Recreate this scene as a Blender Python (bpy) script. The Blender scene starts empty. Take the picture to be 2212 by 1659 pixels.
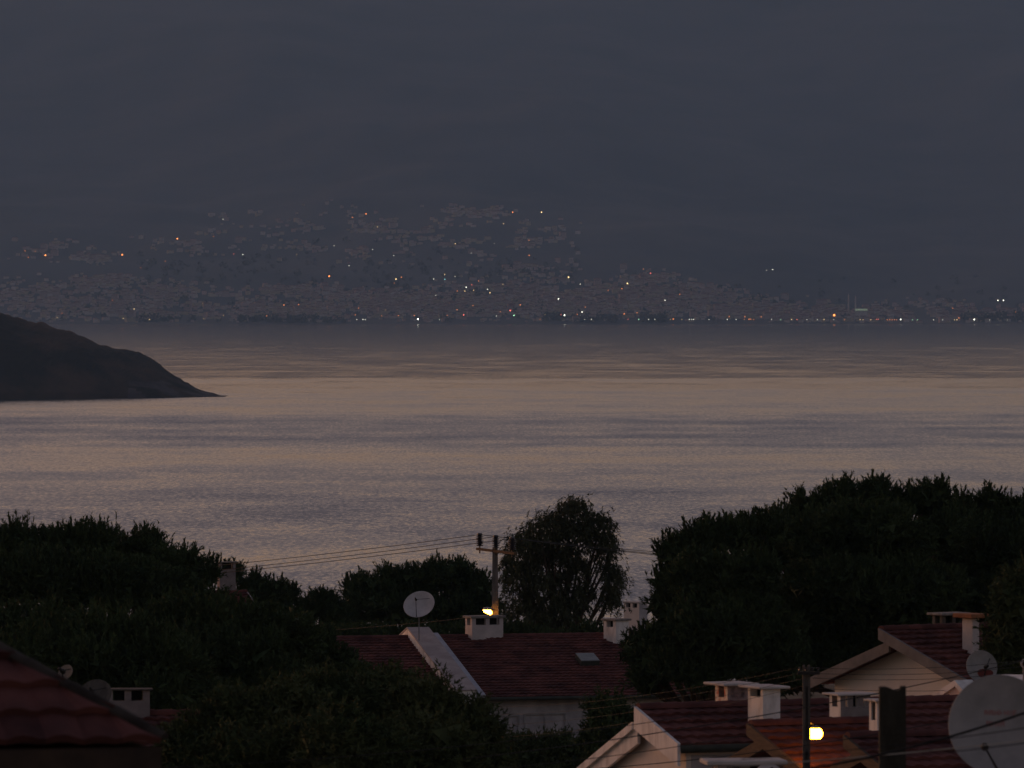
import bpy, math, random
import numpy as np
from mathutils import Vector, Matrix, noise as mnoise

random.seed(7)
rng = np.random.default_rng(7)
SC = bpy.context.scene
COL = SC.collection

# ------------------------------------------------------------------ camera model
H = 80.0                 # height of the balcony above the sea
F = 15816.0              # focal length in units of a 2212 wide picture
CX, HY = 1106.0, 630.0   # picture centre column, row of the true horizon


def P(px, py, d):
    """The place in the world that is d metres ahead, seen in column px and row py."""
    return Vector(((px - CX) / F * d, d, H - (py - HY) / F * d))


def R(a):
    return math.radians(a)


G_D = [-400, 0, 47, 70, 110, 150, 200, 280, 350, 450, 700, 1000, 1400, 1700, 2100]
G_Z = [-9, -9, -8.5, -9.5, -13, -16, -18.5, -21.5, -25, -31, -46, -62, -78, -84, -86]


def ground_z(x, y):
    return H + float(np.interp(y, G_D, G_Z)) + 0.5 * mnoise.noise((x * .03, y * .03, 1.3))


# ------------------------------------------------------------------ materials
def new_mat(name):
    m = bpy.data.materials.new(name)
    m.use_nodes = True
    nt = m.node_tree
    return m, nt, nt.nodes['Principled BSDF']


def ramp_noise(nt, coord, scale, c1, c2, lo=.35, hi=.65, detail=5, rough=.6, stretch=None):
    n = nt.nodes.new('ShaderNodeTexNoise')
    n.inputs['Scale'].default_value = scale
    n.inputs['Detail'].default_value = detail
    n.inputs['Roughness'].default_value = rough
    if stretch:
        mp = nt.nodes.new('ShaderNodeMapping')
        mp.inputs['Scale'].default_value = stretch
        nt.links.new(coord, mp.inputs['Vector'])
        coord = mp.outputs['Vector']
    nt.links.new(coord, n.inputs['Vector'])
    r = nt.nodes.new('ShaderNodeValToRGB')
    r.color_ramp.elements[0].position = lo
    r.color_ramp.elements[1].position = hi
    r.color_ramp.elements[0].color = (*c1, 1)
    r.color_ramp.elements[1].color = (*c2, 1)
    nt.links.new(n.outputs['Fac'], r.inputs['Fac'])
    return r.outputs['Color'], n.outputs['Fac']


def mottled(name, c1, c2, scale=1.5, rough=.85, bump=0.0, bscale=20, spec=.2, stretch=None, lo=.35, hi=.65):
    m, nt, b = new_mat(name)
    tc = nt.nodes.new('ShaderNodeTexCoord').outputs['Object']
    col, fac = ramp_noise(nt, tc, scale, c1, c2, lo, hi, stretch=stretch)
    nt.links.new(col, b.inputs['Base Color'])
    b.inputs['Roughness'].default_value = rough
    b.inputs['Specular IOR Level'].default_value = spec
    if bump:
        n = nt.nodes.new('ShaderNodeTexNoise')
        n.inputs['Scale'].default_value = bscale
        n.inputs['Detail'].default_value = 4
        nt.links.new(tc, n.inputs['Vector'])
        bp = nt.nodes.new('ShaderNodeBump')
        bp.inputs['Strength'].default_value = bump
        bp.inputs['Distance'].default_value = .05
        nt.links.new(n.outputs['Fac'], bp.inputs['Height'])
        nt.links.new(bp.outputs['Normal'], b.inputs['Normal'])
    return m


def tile_mat(name, c1, c2):
    """Clay tiles: each tile carries its own tone, with lichen stains across them."""
    m, nt, b = new_mat(name)
    tc = nt.nodes.new('ShaderNodeTexCoord').outputs['Object']
    at = nt.nodes.new('ShaderNodeAttribute')
    at.attribute_name = 'tone'
    r = nt.nodes.new('ShaderNodeValToRGB')
    r.color_ramp.elements[0].color = (*c1, 1)
    r.color_ramp.elements[1].color = (*c2, 1)
    nt.links.new(at.outputs['Fac'], r.inputs['Fac'])
    st, _ = ramp_noise(nt, tc, 1.1, (.42, .44, .48), (1.15, 1.08, 1.0), .36, .60)
    mx = nt.nodes.new('ShaderNodeMix')
    mx.data_type = 'RGBA'
    mx.blend_type = 'MULTIPLY'
    mx.inputs['Factor'].default_value = .8
    nt.links.new(r.outputs['Color'], mx.inputs['A'])
    nt.links.new(st, mx.inputs['B'])
    nt.links.new(mx.outputs['Result'], b.inputs['Base Color'])
    b.inputs['Roughness'].default_value = .9
    b.inputs['Specular IOR Level'].default_value = .12
    return m


def leaf_mat(name, c1, c2, s1=.7, s2=5):
    m, nt, b = new_mat(name)
    tc = nt.nodes.new('ShaderNodeTexCoord').outputs['Object']
    a, _ = ramp_noise(nt, tc, s1, c1, c2, .35, .65)
    v, _ = ramp_noise(nt, tc, s2, (.65, .65, .65), (1.25, 1.25, 1.2), .3, .7)
    mx = nt.nodes.new('ShaderNodeMix')
    mx.data_type = 'RGBA'
    mx.blend_type = 'MULTIPLY'
    mx.inputs['Factor'].default_value = 1
    nt.links.new(a, mx.inputs['A'])
    nt.links.new(v, mx.inputs['B'])
    nt.links.new(mx.outputs['Result'], b.inputs['Base Color'])
    b.inputs['Roughness'].default_value = .8
    b.inputs['Specular IOR Level'].default_value = .1
    return m


def glow_mat(name, col, strength, sampled=False):
    m, nt, b = new_mat(name)
    b.inputs['Base Color'].default_value = (.6, .6, .6, 1)
    b.inputs['Emission Color'].default_value = (*col, 1)
    b.inputs['Emission Strength'].default_value = strength
    if not sampled:
        m.cycles.emission_sampling = 'NONE'
    return m


M = {}
M['stucco'] = mottled('white_stucco', (.50, .47, .45), (.80, .77, .75), 2.2, .9, .15, 30, stretch=(1.6, 1.6, .45), lo=.30, hi=.56)
M['stucco_clean'] = mottled('clean_white_plaster', (.66, .61, .58), (.80, .75, .71), .6, .9, .1, 30)
M['stucco_dim'] = mottled('dim_plaster', (.16, .14, .145), (.27, .24, .24), 2, .9, .15, 30)  # dimmed by colour; as a near face it carries painted shade
M['stucco_mid'] = mottled('dull_white_stucco', (.42, .38, .38), (.58, .53, .52), 1.4, .9, .15, 30)
M['stucco_grey'] = mottled('grey_stucco', (.30, .29, .31), (.46, .44, .46), 1.6, .9, .15, 30)
M['stucco_warm'] = mottled('cream_stucco', (.62, .56, .52), (.78, .71, .66), .9, .9, .1, 30)
M['speckled'] = mottled('flaking_brick_stucco', (.50, .16, .10), (.74, .66, .58), 5, .9, .3, 14, lo=.38, hi=.5)
M['speckled_shaded'] = mottled('flaking_stucco_shaded', (.20, .14, .14), (.36, .31, .32), 6, .9, .3, 14)  # shaded copy of the flaking brick stucco, for the near face
M['concrete'] = mottled('old_concrete', (.16, .15, .14), (.30, .28, .26), 2.5, .95, .3, 18, stretch=(3, 3, .6))
M['concrete_dark'] = mottled('dark_concrete', (.07, .065, .06), (.13, .12, .11), 2.5, .95, .3, 18, stretch=(3, 3, .6))
M['pole'] = mottled('pole_concrete', (.095, .085, .08), (.17, .155, .145), 2.5, .95, .3, 18, stretch=(3, 3, .6))
M['concrete_pale'] = mottled('pale_concrete', (.40, .38, .37), (.58, .55, .53), 2.2, .9, .2, 18)
M['wood'] = mottled('brown_timber', (.055, .038, .028), (.10, .07, .048), 4, .8, .2, 20, stretch=(1, 1, 6))
M['wood_dark'] = mottled('dark_timber', (.03, .022, .018), (.06, .04, .03), 4, .8, .1, 20)
M['verge'] = mottled('grey_verge_board', (.26, .24, .23), (.38, .35, .33), 2, .85, .1, 20)
M['verge_dark'] = mottled('shabby_verge_board', (.13, .125, .125), (.20, .19, .19), 2, .85, .1, 20)
M['gutter'] = mottled('dark_gutter', (.035, .04, .035), (.06, .065, .055), 3, .6)
M['soot'] = mottled('soot', (.012, .012, .012), (.02, .02, .02), 3, .95)
M['tile'] = tile_mat('red_clay_tile', (.095, .040, .038), (.165, .068, .062))
M['tile_dark'] = tile_mat('old_clay_tile', (.085, .036, .032), (.15, .060, .054))
M['metal'] = mottled('galvanised_steel', (.20, .20, .21), (.30, .30, .31), 4, .55, spec=.4)
M['dark_metal'] = mottled('black_steel', (.015, .015, .016), (.03, .03, .03), 4, .5)
M['dish'] = mottled('dish_grey_paint', (.44, .42, .42), (.56, .53, .53), 3, .6, spec=.3)
M['dish_dark'] = mottled('dish_weathered_paint', (.22, .22, .22), (.32, .31, .31), 3, .6, spec=.3)
M['dish_cream'] = mottled('dish_cream_paint', (.20, .165, .14), (.28, .24, .20), 3, .6, spec=.3)
M['red_paint'] = mottled('faded_red_paint', (.26, .11, .11), (.34, .18, .17), 14, .7)
M['red_dark'] = mottled('worn_red_paint', (.10, .022, .018), (.16, .04, .03), 9, .7)
M['porcelain'] = mottled('brown_porcelain', (.012, .009, .009), (.025, .018, .016), 4, .35, spec=.5)
M['cable'] = mottled('black_cable', (.012, .012, .012), (.02, .02, .02), 4, .7)
M['cable_pale'] = mottled('weathered_pale_cable', (.34, .31, .27), (.44, .40, .35), 4, .7)
M['glass'] = mottled('window_glass', (.010, .011, .013), (.016, .017, .02), 2, .2, spec=.2)
M['frame'] = mottled('white_window_frame', (.24, .24, .25), (.34, .34, .35), 3, .6)
M['bark'] = mottled('pine_bark', (.05, .035, .025), (.11, .08, .06), 3, .95, .5, 10)
M['pine'] = leaf_mat('pine_needles', (.036, .056, .026), (.066, .095, .042))
M['pine_green'] = leaf_mat('young_pine_needles', (.046, .068, .030), (.082, .098, .046))
M['far_leaf'] = leaf_mat('far_foliage', (.045, .056, .044), (.075, .085, .064), .05, .4)
M['gum'] = leaf_mat('eucalyptus_leaves', (.050, .060, .036), (.080, .090, .052), .6, 4)
M['soil'] = mottled('dry_soil_and_grass', (.05, .05, .03), (.11, .09, .06), .15, .95, .4, 3)
M['island'] = mottled('scrubby_island_slope', (.014, .014, .008), (.105, .060, .036), .016, .95, lo=.42, hi=.72)
M['rock'] = mottled('shore_rock', (.02, .018, .017), (.10, .08, .08), .05, .9)
M['hill'] = mottled('far_scrub_hillside', (.062, .076, .080), (.115, .122, .120), .0022, .95, lo=.36, hi=.70)
M['bulb'] = glow_mat('sodium_lamp_glow', (1.0, .34, .016), 70, True)
M['bulb_far'] = glow_mat('sodium_lamp_glow_far', (1.0, .34, .027), 40, True)
TOWNW = [mottled('town_wall_pale', (.44, .40, .37), (.60, .55, .51), .02, .9),
         mottled('town_wall_pink', (.44, .34, .32), (.56, .45, .42), .02, .9),
         mottled('town_wall_ochre', (.44, .39, .28), (.56, .50, .38), .02, .9)]
M['town_roof'] = mottled('town_roof_tile', (.16, .07, .055), (.24, .11, .085), .4, .9)
M['town_window'] = mottled('town_window', (.03, .03, .035), (.05, .05, .055), 1, .3)


# ------------------------------------------------------------------ mesh helpers
class MB:
    def __init__(self):
        self.v, self.f, self.tone = [], [], []

    def add(self, vs, fs, tone=.5):
        o = len(self.v)
        self.v += [tuple(x) for x in vs]
        self.f += [tuple(i + o for i in f) for f in fs]
        self.tone += [tone] * len(fs)
        return self

    def box(self, c, s, rz=0, bev=0.0):
        x, y, z = (k / 2 for k in s)
        cs, sn = math.cos(rz), math.sin(rz)
        if bev > 0:
            b = min(bev, x * .5, y * .5, z * .5)
            pts = []
            for zz, q in ((-z, b), (-z + b, 0), (z - b, 0), (z, b)):
                for sx, sy in ((-1, -1), (1, -1), (1, 1), (-1, 1)):
                    pts.append((sx * (x - q), sy * (y - q), zz))
            fs = [(3, 2, 1, 0), (12, 13, 14, 15)]
            for k in range(3):
                for i in range(4):
                    j = (i + 1) % 4
                    fs.append((k * 4 + i, k * 4 + j, k * 4 + 4 + j, k * 4 + 4 + i))
        else:
            pts = [(-x, -y, -z), (x, -y, -z), (x, y, -z), (-x, y, -z), (-x, -y, z), (x, -y, z), (x, y, z), (-x, y, z)]
            fs = [(3, 2, 1, 0), (4, 5, 6, 7), (0, 1, 5, 4), (1, 2, 6, 5), (2, 3, 7, 6), (3, 0, 4, 7)]
        return self.add([(c[0] + p[0] * cs - p[1] * sn, c[1] + p[0] * sn + p[1] * cs, c[2] + p[2]) for p in pts], fs)

    def prism(self, poly, A, ext):
        """poly: points (Vector) of a planar outline; A ignored; ext: extrusion vector."""
        n = len(poly)
        e = Vector(ext)
        vs = [Vector(p) for p in poly] + [Vector(p) + e for p in poly]
        fs = [tuple(range(n - 1, -1, -1)), tuple(range(n, 2 * n))]
        for i in range(n):
            j = (i + 1) % n
            fs.append((i, j, n + j, n + i))
        return self.add(vs, fs)

    def beam(self, a, b, w, h, up=(0, 0, 1)):
        """A rectangular bar from a to b, w wide and h tall, top edge through a and b."""
        a, b = Vector(a), Vector(b)
        t = (b - a).normalized()
        s = t.cross(Vector(up)).normalized()
        u = s.cross(t).normalized()
        q = [a - s * w / 2 - u * h, a + s * w / 2 - u * h, a + s * w / 2, a - s * w / 2]
        return self.prism(q, None, b - a)

    def tube(self, pts, r, n=8):
        pts = [Vector(p) for p in pts]
        k = len(pts)
        rs = r if isinstance(r, (list, tuple)) else [r] * k
        vs, fs = [], []
        for i, p in enumerate(pts):
            t = (pts[min(i + 1, k - 1)] - pts[max(i - 1, 0)]).normalized()
            a = t.cross(Vector((0, 0, 1)))
            if a.length < 1e-3:
                a = t.cross(Vector((1, 0, 0)))
            a.normalize()
            b = t.cross(a)
            for j in range(n):
                w = 2 * math.pi * j / n
                vs.append(p + (a * math.cos(w) + b * math.sin(w)) * rs[i])
        for i in range(k - 1):
            for j in range(n):
                j2 = (j + 1) % n
                fs.append((i * n + j, i * n + j2, (i + 1) * n + j2, (i + 1) * n + j))
        fs.append(tuple(range(n - 1, -1, -1)))
        fs.append(tuple((k - 1) * n + j for j in range(n)))
        return self.add(vs, fs)

    def lathe(self, prof, c=(0, 0, 0), n=20, mtx=None):
        """prof: (radius, z) from bottom to top."""
        vs, fs = [], []
        for r_, z_ in prof:
            for j in range(n):
                w = 2 * math.pi * j / n
                p = Vector((r_ * math.cos(w), r_ * math.sin(w), z_))
                if mtx:
                    p = mtx @ p
                vs.append(p + Vector(c))
        for i in range(len(prof) - 1):
            for j in range(n):
                j2 = (j + 1) % n
                fs.append((i * n + j, i * n + j2, (i + 1) * n + j2, (i + 1) * n + j))
        fs.append(tuple(range(n - 1, -1, -1)))
        fs.append(tuple((len(prof) - 1) * n + j for j in range(n)))
        return self.add(vs, fs)

    def mesh(self, name):
        me = bpy.data.meshes.new(name)
        me.from_pydata(self.v, [], self.f)
        if any(t != .5 for t in self.tone):
            a = me.attributes.new('tone', 'FLOAT', 'FACE')
            a.data.foreach_set('value', self.tone)
        me.update()
        return me

    def build(self, name, mat, parent=None, smooth=False):
        me = self.mesh(name)
        if smooth:
            me.shade_smooth()
        for x in (mat if isinstance(mat, (list, tuple)) else [mat]):
            me.materials.append(x)
        o = bpy.data.objects.new(name, me)
        COL.objects.link(o)
        if parent:
            o.parent = parent
        return o


def soup(name, V, mat, parent=None):
    """A mesh of separate triangles from an (n,3,3) array."""
    n = len(V)
    me = bpy.data.meshes.new(name)
    me.vertices.add(n * 3)
    me.vertices.foreach_set('co', np.ascontiguousarray(V, dtype=np.float32).ravel())
    me.loops.add(n * 3)
    me.loops.foreach_set('vertex_index', np.arange(n * 3, dtype=np.int32))
    me.polygons.add(n)
    me.polygons.foreach_set('loop_start', np.arange(0, n * 3, 3, dtype=np.int32))
    me.update(calc_edges=True)
    me.materials.append(mat)
    o = bpy.data.objects.new(name, me)
    COL.objects.link(o)
    if parent:
        o.parent = parent
    return o


def tag(o, label=None, cat=None, group=None, kind=None):
    if label:
        o['label'] = label
    if cat:
        o['category'] = cat
    if group:
        o['group'] = group
    if kind:
        o['kind'] = kind
    return o


def empty(name, loc, label, cat, rz=0, group=None):
    o = bpy.data.objects.new(name, None)
    COL.objects.link(o)
    o.location = loc
    o.rotation_euler = (0, 0, rz)
    o.empty_display_size = .3
    return tag(o, label, cat, group)


def to_local(root, w):
    d = Vector(w) - root.location
    c, s = math.cos(-root.rotation_euler.z), math.sin(-root.rotation_euler.z)
    return Vector((d.x * c - d.y * s, d.x * s + d.y * c, d.z))


# ------------------------------------------------------------------ roofs, houses, chimneys
def tile_patch(mb, O, U, V, N, Lu, Lv, row=.33, col=.25, lo=None, hi=None, relief=1.0, r=None):
    """Overlapping clay tiles on a plane: O at the top edge, U along it, V down the slope, N outward."""
    r = r or random
    O, U, V, N = (Vector(k) for k in (O, U, V, N))
    rows = max(1, round(Lv / row))
    row = Lv / rows
    cols = max(1, round(Lu / col))
    col = Lu / cols
    sub = 5
    us = [i * col / sub for i in range(cols * sub + 1)]
    prof = [0, .022, .030, .022, .004]
    lo = lo or (lambda v: 0)
    hi = hi or (lambda v: Lu)
    for k in range(rows):
        v0, v1 = k * row, (k + 1) * row + .03
        lift = [r.uniform(-.006, .006) * relief for _ in range(cols + 1)]
        tones = [min(1, max(0, r.gauss(.5, .25))) for _ in range(cols + 1)]
        sh = (k % 2) * 0
        vs = []
        for (v, h) in ((v0, .005), (v1, .055), (v1, .012)):
            a, b = lo(min(v, Lv)), hi(min(v, Lv))
            for i, u in enumerate(us):
                uu = min(max(u, a), b)
                t = lift[min((i + sh) // sub, cols)]
                vs.append(O + U * uu + V * v + N * ((h + prof[(i + sh) % sub] * (.5 if h < .02 else 1) + t) * relief))
        n = len(us)
        for i in range(n - 1):
            if us[i] > hi(v1 if v1 < Lv else Lv) + col and us[i] > hi(v0) + col:
                continue
            t = tones[min((i + sh) // sub, cols)]
            mb.add([vs[i], vs[i + 1], vs[n + i + 1], vs[n + i]], [(0, 3, 2, 1)], t + .0001)
            mb.add([vs[n + i], vs[n + i + 1], vs[2 * n + i + 1], vs[2 * n + i]], [(0, 3, 2, 1)], t + .0001)
    return mb


def ridge_caps(mb, a, b, rad=.13, step=.36):
    a, b = Vector(a), Vector(b)
    L = (b - a).length
    n = max(1, round(L / step))
    t = (b - a).normalized()
    s = t.cross(Vector((0, 0, 1))).normalized()
    u = s.cross(t)
    for i in range(n):
        p0, p1 = a + t * (L * i / n), a + t * (L * (i + 1) / n + .04)
        vs = []
        for p, r_ in ((p0, rad * .92), (p1, rad * 1.06)):
            for j in range(9):
                w = math.pi * (j / 8)
                vs.append(p + s * math.cos(w) * r_ + u * (math.sin(w) * r_ * .8 - .02))
        fs = [(j, j + 1, 9 + j + 1, 9 + j) for j in range(8)] + [tuple(range(8, -1, -1)), tuple(range(9, 18))]
        mb.add(vs, fs, random.uniform(.2, .8))
    return mb


def chimney(root, cx, cy, zt, zb, w, dp, body_mat, side_mat=None, cap_over=.12, cap_t=.07, open_h=.2, nf=2, nl=1, name='chimney', cap_mat=None, rz=0.0, post=.1, label=None, closed=False):
    """A plastered chimney: solid shaft, open smoke slots between posts under a slab, flue inside. Local to root."""
    b = MB()
    ztop = zt - cap_t
    zs = ztop - open_h
    b.box((0, 0, (zb + zs) / 2), (w, dp, zs - zb), 0)
    xs = [-w / 2 + post / 2] + [(-w / 2 + w * k / nf) for k in range(1, nf)] + [w / 2 - post / 2]
    ys = [-dp / 2 + post / 2] + [(-dp / 2 + dp * k / nl) for k in range(1, nl)] + [dp / 2 - post / 2]
    pts = {(x, y) for x in xs for y in (ys[0], ys[-1])} | {(x, y) for x in (xs[0], xs[-1]) for y in ys}
    for x, y in sorted(pts):
        b.box((x, y, zs + open_h / 2), (post, post, open_h - .004))
    if closed:
        for y in (ys[0], ys[-1]):
            b.box((0, y, zs + open_h / 2), (w - 2 * post, post, open_h - .004))
    o = b.build(name, body_mat, root)
    o.location = (cx, cy, 0)
    o.rotation_euler = (0, 0, rz)
    if label:
        o['label'] = label
    if side_mat:  # near faces take a darker copy: shade painted into the colour
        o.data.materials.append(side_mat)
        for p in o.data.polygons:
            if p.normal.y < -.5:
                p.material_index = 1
    MB().box((0, 0, zt - cap_t / 2), (w + 2 * cap_over, dp + 2 * cap_over, cap_t), 0, .015).build('chimney_cap', cap_mat or M['concrete_pale'], o)
    MB().box((0, 0, zs + open_h * .5), (w - 2 * post - .06, dp - 2 * post - .06, open_h - .01)).build('flue', M['soot'], o)
    return o


def chimney_px(root, px, py_top, py_base, d, w_px_left, w_px_front, extra=.8, **kw):
    """A chimney whose left and front faces show w_px_left and w_px_front wide under the house's turn."""
    rz = root.rotation_euler.z + kw.get('rz', 0)
    s = d / F
    dp = max(.22, w_px_left * s / max(.2, abs(math.sin(rz))))
    w = w_px_front * s / max(.2, math.cos(rz))
    lc = to_local(root, P(px, py_top, d))
    lb = to_local(root, P(px, py_base, d))
    return chimney(root, lc.x, lc.y, lc.z, lb.z - extra, w, dp, kw.pop('body_mat'), **kw)


def gable_house(name, label, px, py, d, rz, L, Rf, Rb, pitch, og=.5, ogr=.5, oe=.4, roof='tile', wall='stucco', barge='wood',
                barge_h=.25, pitch_b=None, gutter=True, barge_left=True, ridge_mat=None, group=None, bdx=0.0, bdz=0.0):
    """A gabled house with its ridge's left end at the given place; local x runs along the ridge, -y is the near slope."""
    rz = R(rz)
    ridge = P(px, py, d)
    zg = ground_z(ridge.x, ridge.y) - .4
    root = empty(name, (ridge.x, ridge.y, zg), label, 'house', rz, group)
    hr = ridge.z - zg
    tf, tb = math.tan(R(pitch)), math.tan(R(pitch_b or pitch))
    # walls
    w = MB()
    yf, yb = -(Rf - oe), (Rb - oe)
    dz = .17
    prof = [(yf, 0), (yb, 0), (yb, hr - tb * yb - dz - bdz), (.02, hr - dz - bdz), (0, hr - dz), (yf, hr + tf * yf - dz)]
    w.prism([Vector((og, y, z)) for y, z in prof], None, (L - og - ogr, 0, 0))
    w.build('wall', M[wall], root)
    # roof
    m = MB()
    for sgn, run, t in ((-1, Rf, tf), (1, Rb, tb)):
        Vv = Vector((0, sgn, -t)).normalized()
        Nn = Vector((0, sgn * t, 1)).normalized()
        Lv = math.hypot(run, run * t)
        O = Vector((0, 0, hr - .05))
        if sgn < 0:
            tile_patch(m, O, (1, 0, 0), Vv, Nn, L, Lv)
        else:
            O = O + Vector((bdx, 0, -bdz))
            tile_patch(m, O + Vector((L - bdx, 0, 0)), (-1, 0, 0), Vv, Nn, L - bdx, Lv)
        q = [O - Nn * .1, O + Vv * Lv - Nn * .1, O + Vv * Lv - Nn * .004, O - Nn * .004]
        m.prism([p + Vector((.003, 0, 0)) for p in q], None, (L - .006 - (bdx if sgn > 0 else 0), 0, 0))
    rf = m.build('roof', M[roof], root)
    ridge_caps(MB(), (0.02, 0, hr - .02), (L - .02, 0, hr - .02)).build('ridge_tiles', ridge_mat or M[roof], rf)
    # barge boards on both gable ends
    if barge:
        for x0, on in ((-.03, barge_left), (L + .03, True)):
            if not on:
                continue
            for sgn, run, t in ((-1, Rf, tf), (1, Rb, tb)):
                xx = x0 - .03 + (bdx if sgn > 0 and x0 < 0 else 0)
                h0 = hr - (bdz if sgn > 0 else 0)
                MB().prism([Vector((xx, 0, h0)), Vector((xx, 0, h0 - barge_h)), Vector((xx, sgn * (run + .02), h0 - t * run - barge_h)), Vector((xx, sgn * (run + .02), h0 - t * run))][:: (1 if sgn < 0 else -1)], None, (.06, 0, 0)).build('barge_board', M[barge], root)
    if gutter:
        g = MB()
        zz = hr - tf * Rf - .10
        g.tube([(0, -Rf - .06, zz), (L, -Rf - .06, zz)], .07, 8)
        g.build('gutter', M['gutter'], root, True)
    return root, hr


def window(root, x, y, z, w, h, nv=1, facing=-1, name='window'):
    """Glass with a frame and mullions set in the near wall (local y plane)."""
    g = MB().box((x, y + facing * -.02, z), (w, .03, h)).build(name, M['glass'], root)
    f = MB()
    t = .06
    yy = y + facing * .035
    f.box((x, yy, z + h / 2 + t / 2), (w + 2 * t, .07, t)).box((x, yy, z - h / 2 - t / 2), (w + 2 * t, .07, t))
    f.box((x - w / 2 - t / 2, yy, z), (t, .07, h)).box((x + w / 2 + t / 2, yy, z), (t, .07, h))
    for k in range(1, nv + 1):
        f.box((x - w / 2 + w * k / (nv + 1), yy, z), (t * .8, .06, h))
    f.build('window_frame', M['frame'], g)
    return g


# ------------------------------------------------------------------ setting: ground, sea, island, far hills
def grid_mesh(name, xs, ys, zf, mat, kind='structure', smooth=True):
    nx, ny = len(xs), len(ys)
    vs = [(x, y, zf(x, y)) for y in ys for x in xs]
    fs = [(j * nx + i, j * nx + i + 1, (j + 1) * nx + i + 1, (j + 1) * nx + i) for j in range(ny - 1) for i in range(nx - 1)]
    me = bpy.data.meshes.new(name)
    me.from_pydata(vs, [], fs)
    if smooth:
        me.shade_smooth()
    me.materials.append(mat)
    o = bpy.data.objects.new(name, me)
    COL.objects.link(o)
    tag(o, kind=kind)
    return o


gy = np.concatenate([np.arange(-250, 460, 10), np.arange(460, 2101, 60)])
gx = np.concatenate([np.arange(-1000, -100, 75), np.arange(-100, 101, 8), np.arange(175, 1001, 75)])
tag(grid_mesh('ground', gx, gy, ground_z, M['soil']), 'dry grassy slope falling from the houses to the sea', 'ground')

# sea
def sea_material():
    m, nt, b = new_mat('sea_water')
    L = nt.links.new
    geo = nt.nodes.new('ShaderNodeNewGeometry').outputs['Position']

    def noise(scale, detail, sx, sy, rough=.55):
        mp = nt.nodes.new('ShaderNodeMapping')
        mp.inputs['Scale'].default_value = (sx, sy, 1)
        L(geo, mp.inputs['Vector'])
        n = nt.nodes.new('ShaderNodeTexNoise')
        n.inputs['Scale'].default_value = scale
        n.inputs['Detail'].default_value = detail
        n.inputs['Roughness'].default_value = rough
        L(mp.outputs['Vector'], n.inputs['Vector'])
        return n

    def math_(op, a, c, d=None):
        k = nt.nodes.new('ShaderNodeMath')
        k.operation = op
        for i, q in enumerate((a, c, d)):
            if q is None:
                continue
            if isinstance(q, (int, float)):
                k.inputs[i].default_value = q
            else:
                L(q, k.inputs[i])
        return k.outputs[0]
    rip = noise(1, 3, 1 / 1.4, 1 / 9, .62)
    sw = noise(1, 2, 1 / 60, 1 / 130)
    band = noise(1, 4, 1 / 5200, 1 / 420, .62)
    band2 = noise(1, 3, 1 / 1500, 1 / 110, .6)
    bsum = math_('ADD', math_('MULTIPLY', band.outputs['Fac'], .7), math_('MULTIPLY', band2.outputs['Fac'], .3))
    # belts of breeze and slick across the bay, bent by slow noise; sheltered water under the far shore
    sp = nt.nodes.new('ShaderNodeSeparateXYZ')
    L(geo, sp.inputs[0])
    belt = math_('DIVIDE', F * H / 700.0, math_('MULTIPLY', sp.outputs[1], math_('ADD', .96, math_('MULTIPLY', noise(1, 3, 1 / 2600, 1 / 900, .6).outputs['Fac'], .08))))
    cr = nt.nodes.new('ShaderNodeValToRGB')
    cr.color_ramp.interpolation = 'EASE'
    BELT = [(60, .006), (90, .007), (130, .012), (165, .015), (184, .016), (190, .042), (198, .034), (206, .040), (214, .056), (258, .060), (268, .098), (284, .106), (316, .104), (325, .08), (333, .095), (343, .074), (372, .07), (412, .08), (438, .098), (462, .086), (480, .100), (520, .106), (550, .100), (562, .07), (605, .092), (680, .102)]   # mean tilt of the visible wave faces
    el = cr.color_ramp.elements
    while len(el) < len(BELT):
        el.new(.5)
    for e, (a, v) in zip(el, BELT):
        e.position = a / 700
        e.color = (v * 5, v * 5, v * 5, 1)
    L(belt, cr.inputs['Fac'])
    bv = math_('MULTIPLY', math_('MULTIPLY', cr.outputs['Color'], .2), math_('ADD', math_('MULTIPLY', math_('SUBTRACT', bsum, .5), SEA['streak']), 1))
    bv = math_('MAXIMUM', math_('ADD', bv, SEA['bias']), .003)
    amp = math_('ADD', SEA['amp'][0], math_('MULTIPLY', bv, SEA['amp'][1]))
    s1 = nt.nodes.new('ShaderNodeSeparateXYZ')
    L(rip.outputs['Color'], s1.inputs[0])
    s2 = nt.nodes.new('ShaderNodeSeparateXYZ')
    L(sw.outputs['Color'], s2.inputs[0])
    nx = math_('MULTIPLY', math_('SUBTRACT', s1.outputs[0], .5), amp)
    ny = math_('MULTIPLY', math_('ADD', math_('SUBTRACT', s1.outputs[1], .5), math_('MULTIPLY', math_('SUBTRACT', s2.outputs[1], .5), .5)), amp)
    ny = math_('SUBTRACT', ny, bv)
    cb = nt.nodes.new('ShaderNodeCombineXYZ')
    L(nx, cb.inputs[0])
    L(ny, cb.inputs[1])
    cb.inputs[2].default_value = 1
    nrm = nt.nodes.new('ShaderNodeVectorMath')
    nrm.operation = 'NORMALIZE'
    L(cb.outputs[0], nrm.inputs[0])
    L(nrm.outputs[0], b.inputs['Normal'])
    b.inputs['Base Color'].default_value = (.012, .018, .022, 1)
    mr2 = nt.nodes.new('ShaderNodeMapRange')
    mr2.inputs['From Min'].default_value = .40
    mr2.inputs['From Max'].default_value = .60
    mr2.inputs['To Min'].default_value = SEA['rough'][0]
    mr2.inputs['To Max'].default_value = SEA['rough'][1]
    L(bsum, mr2.inputs['Value'])
    L(mr2.outputs['Result'], b.inputs['Roughness'])
    b.inputs['IOR'].default_value = 1.333
    return m


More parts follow.
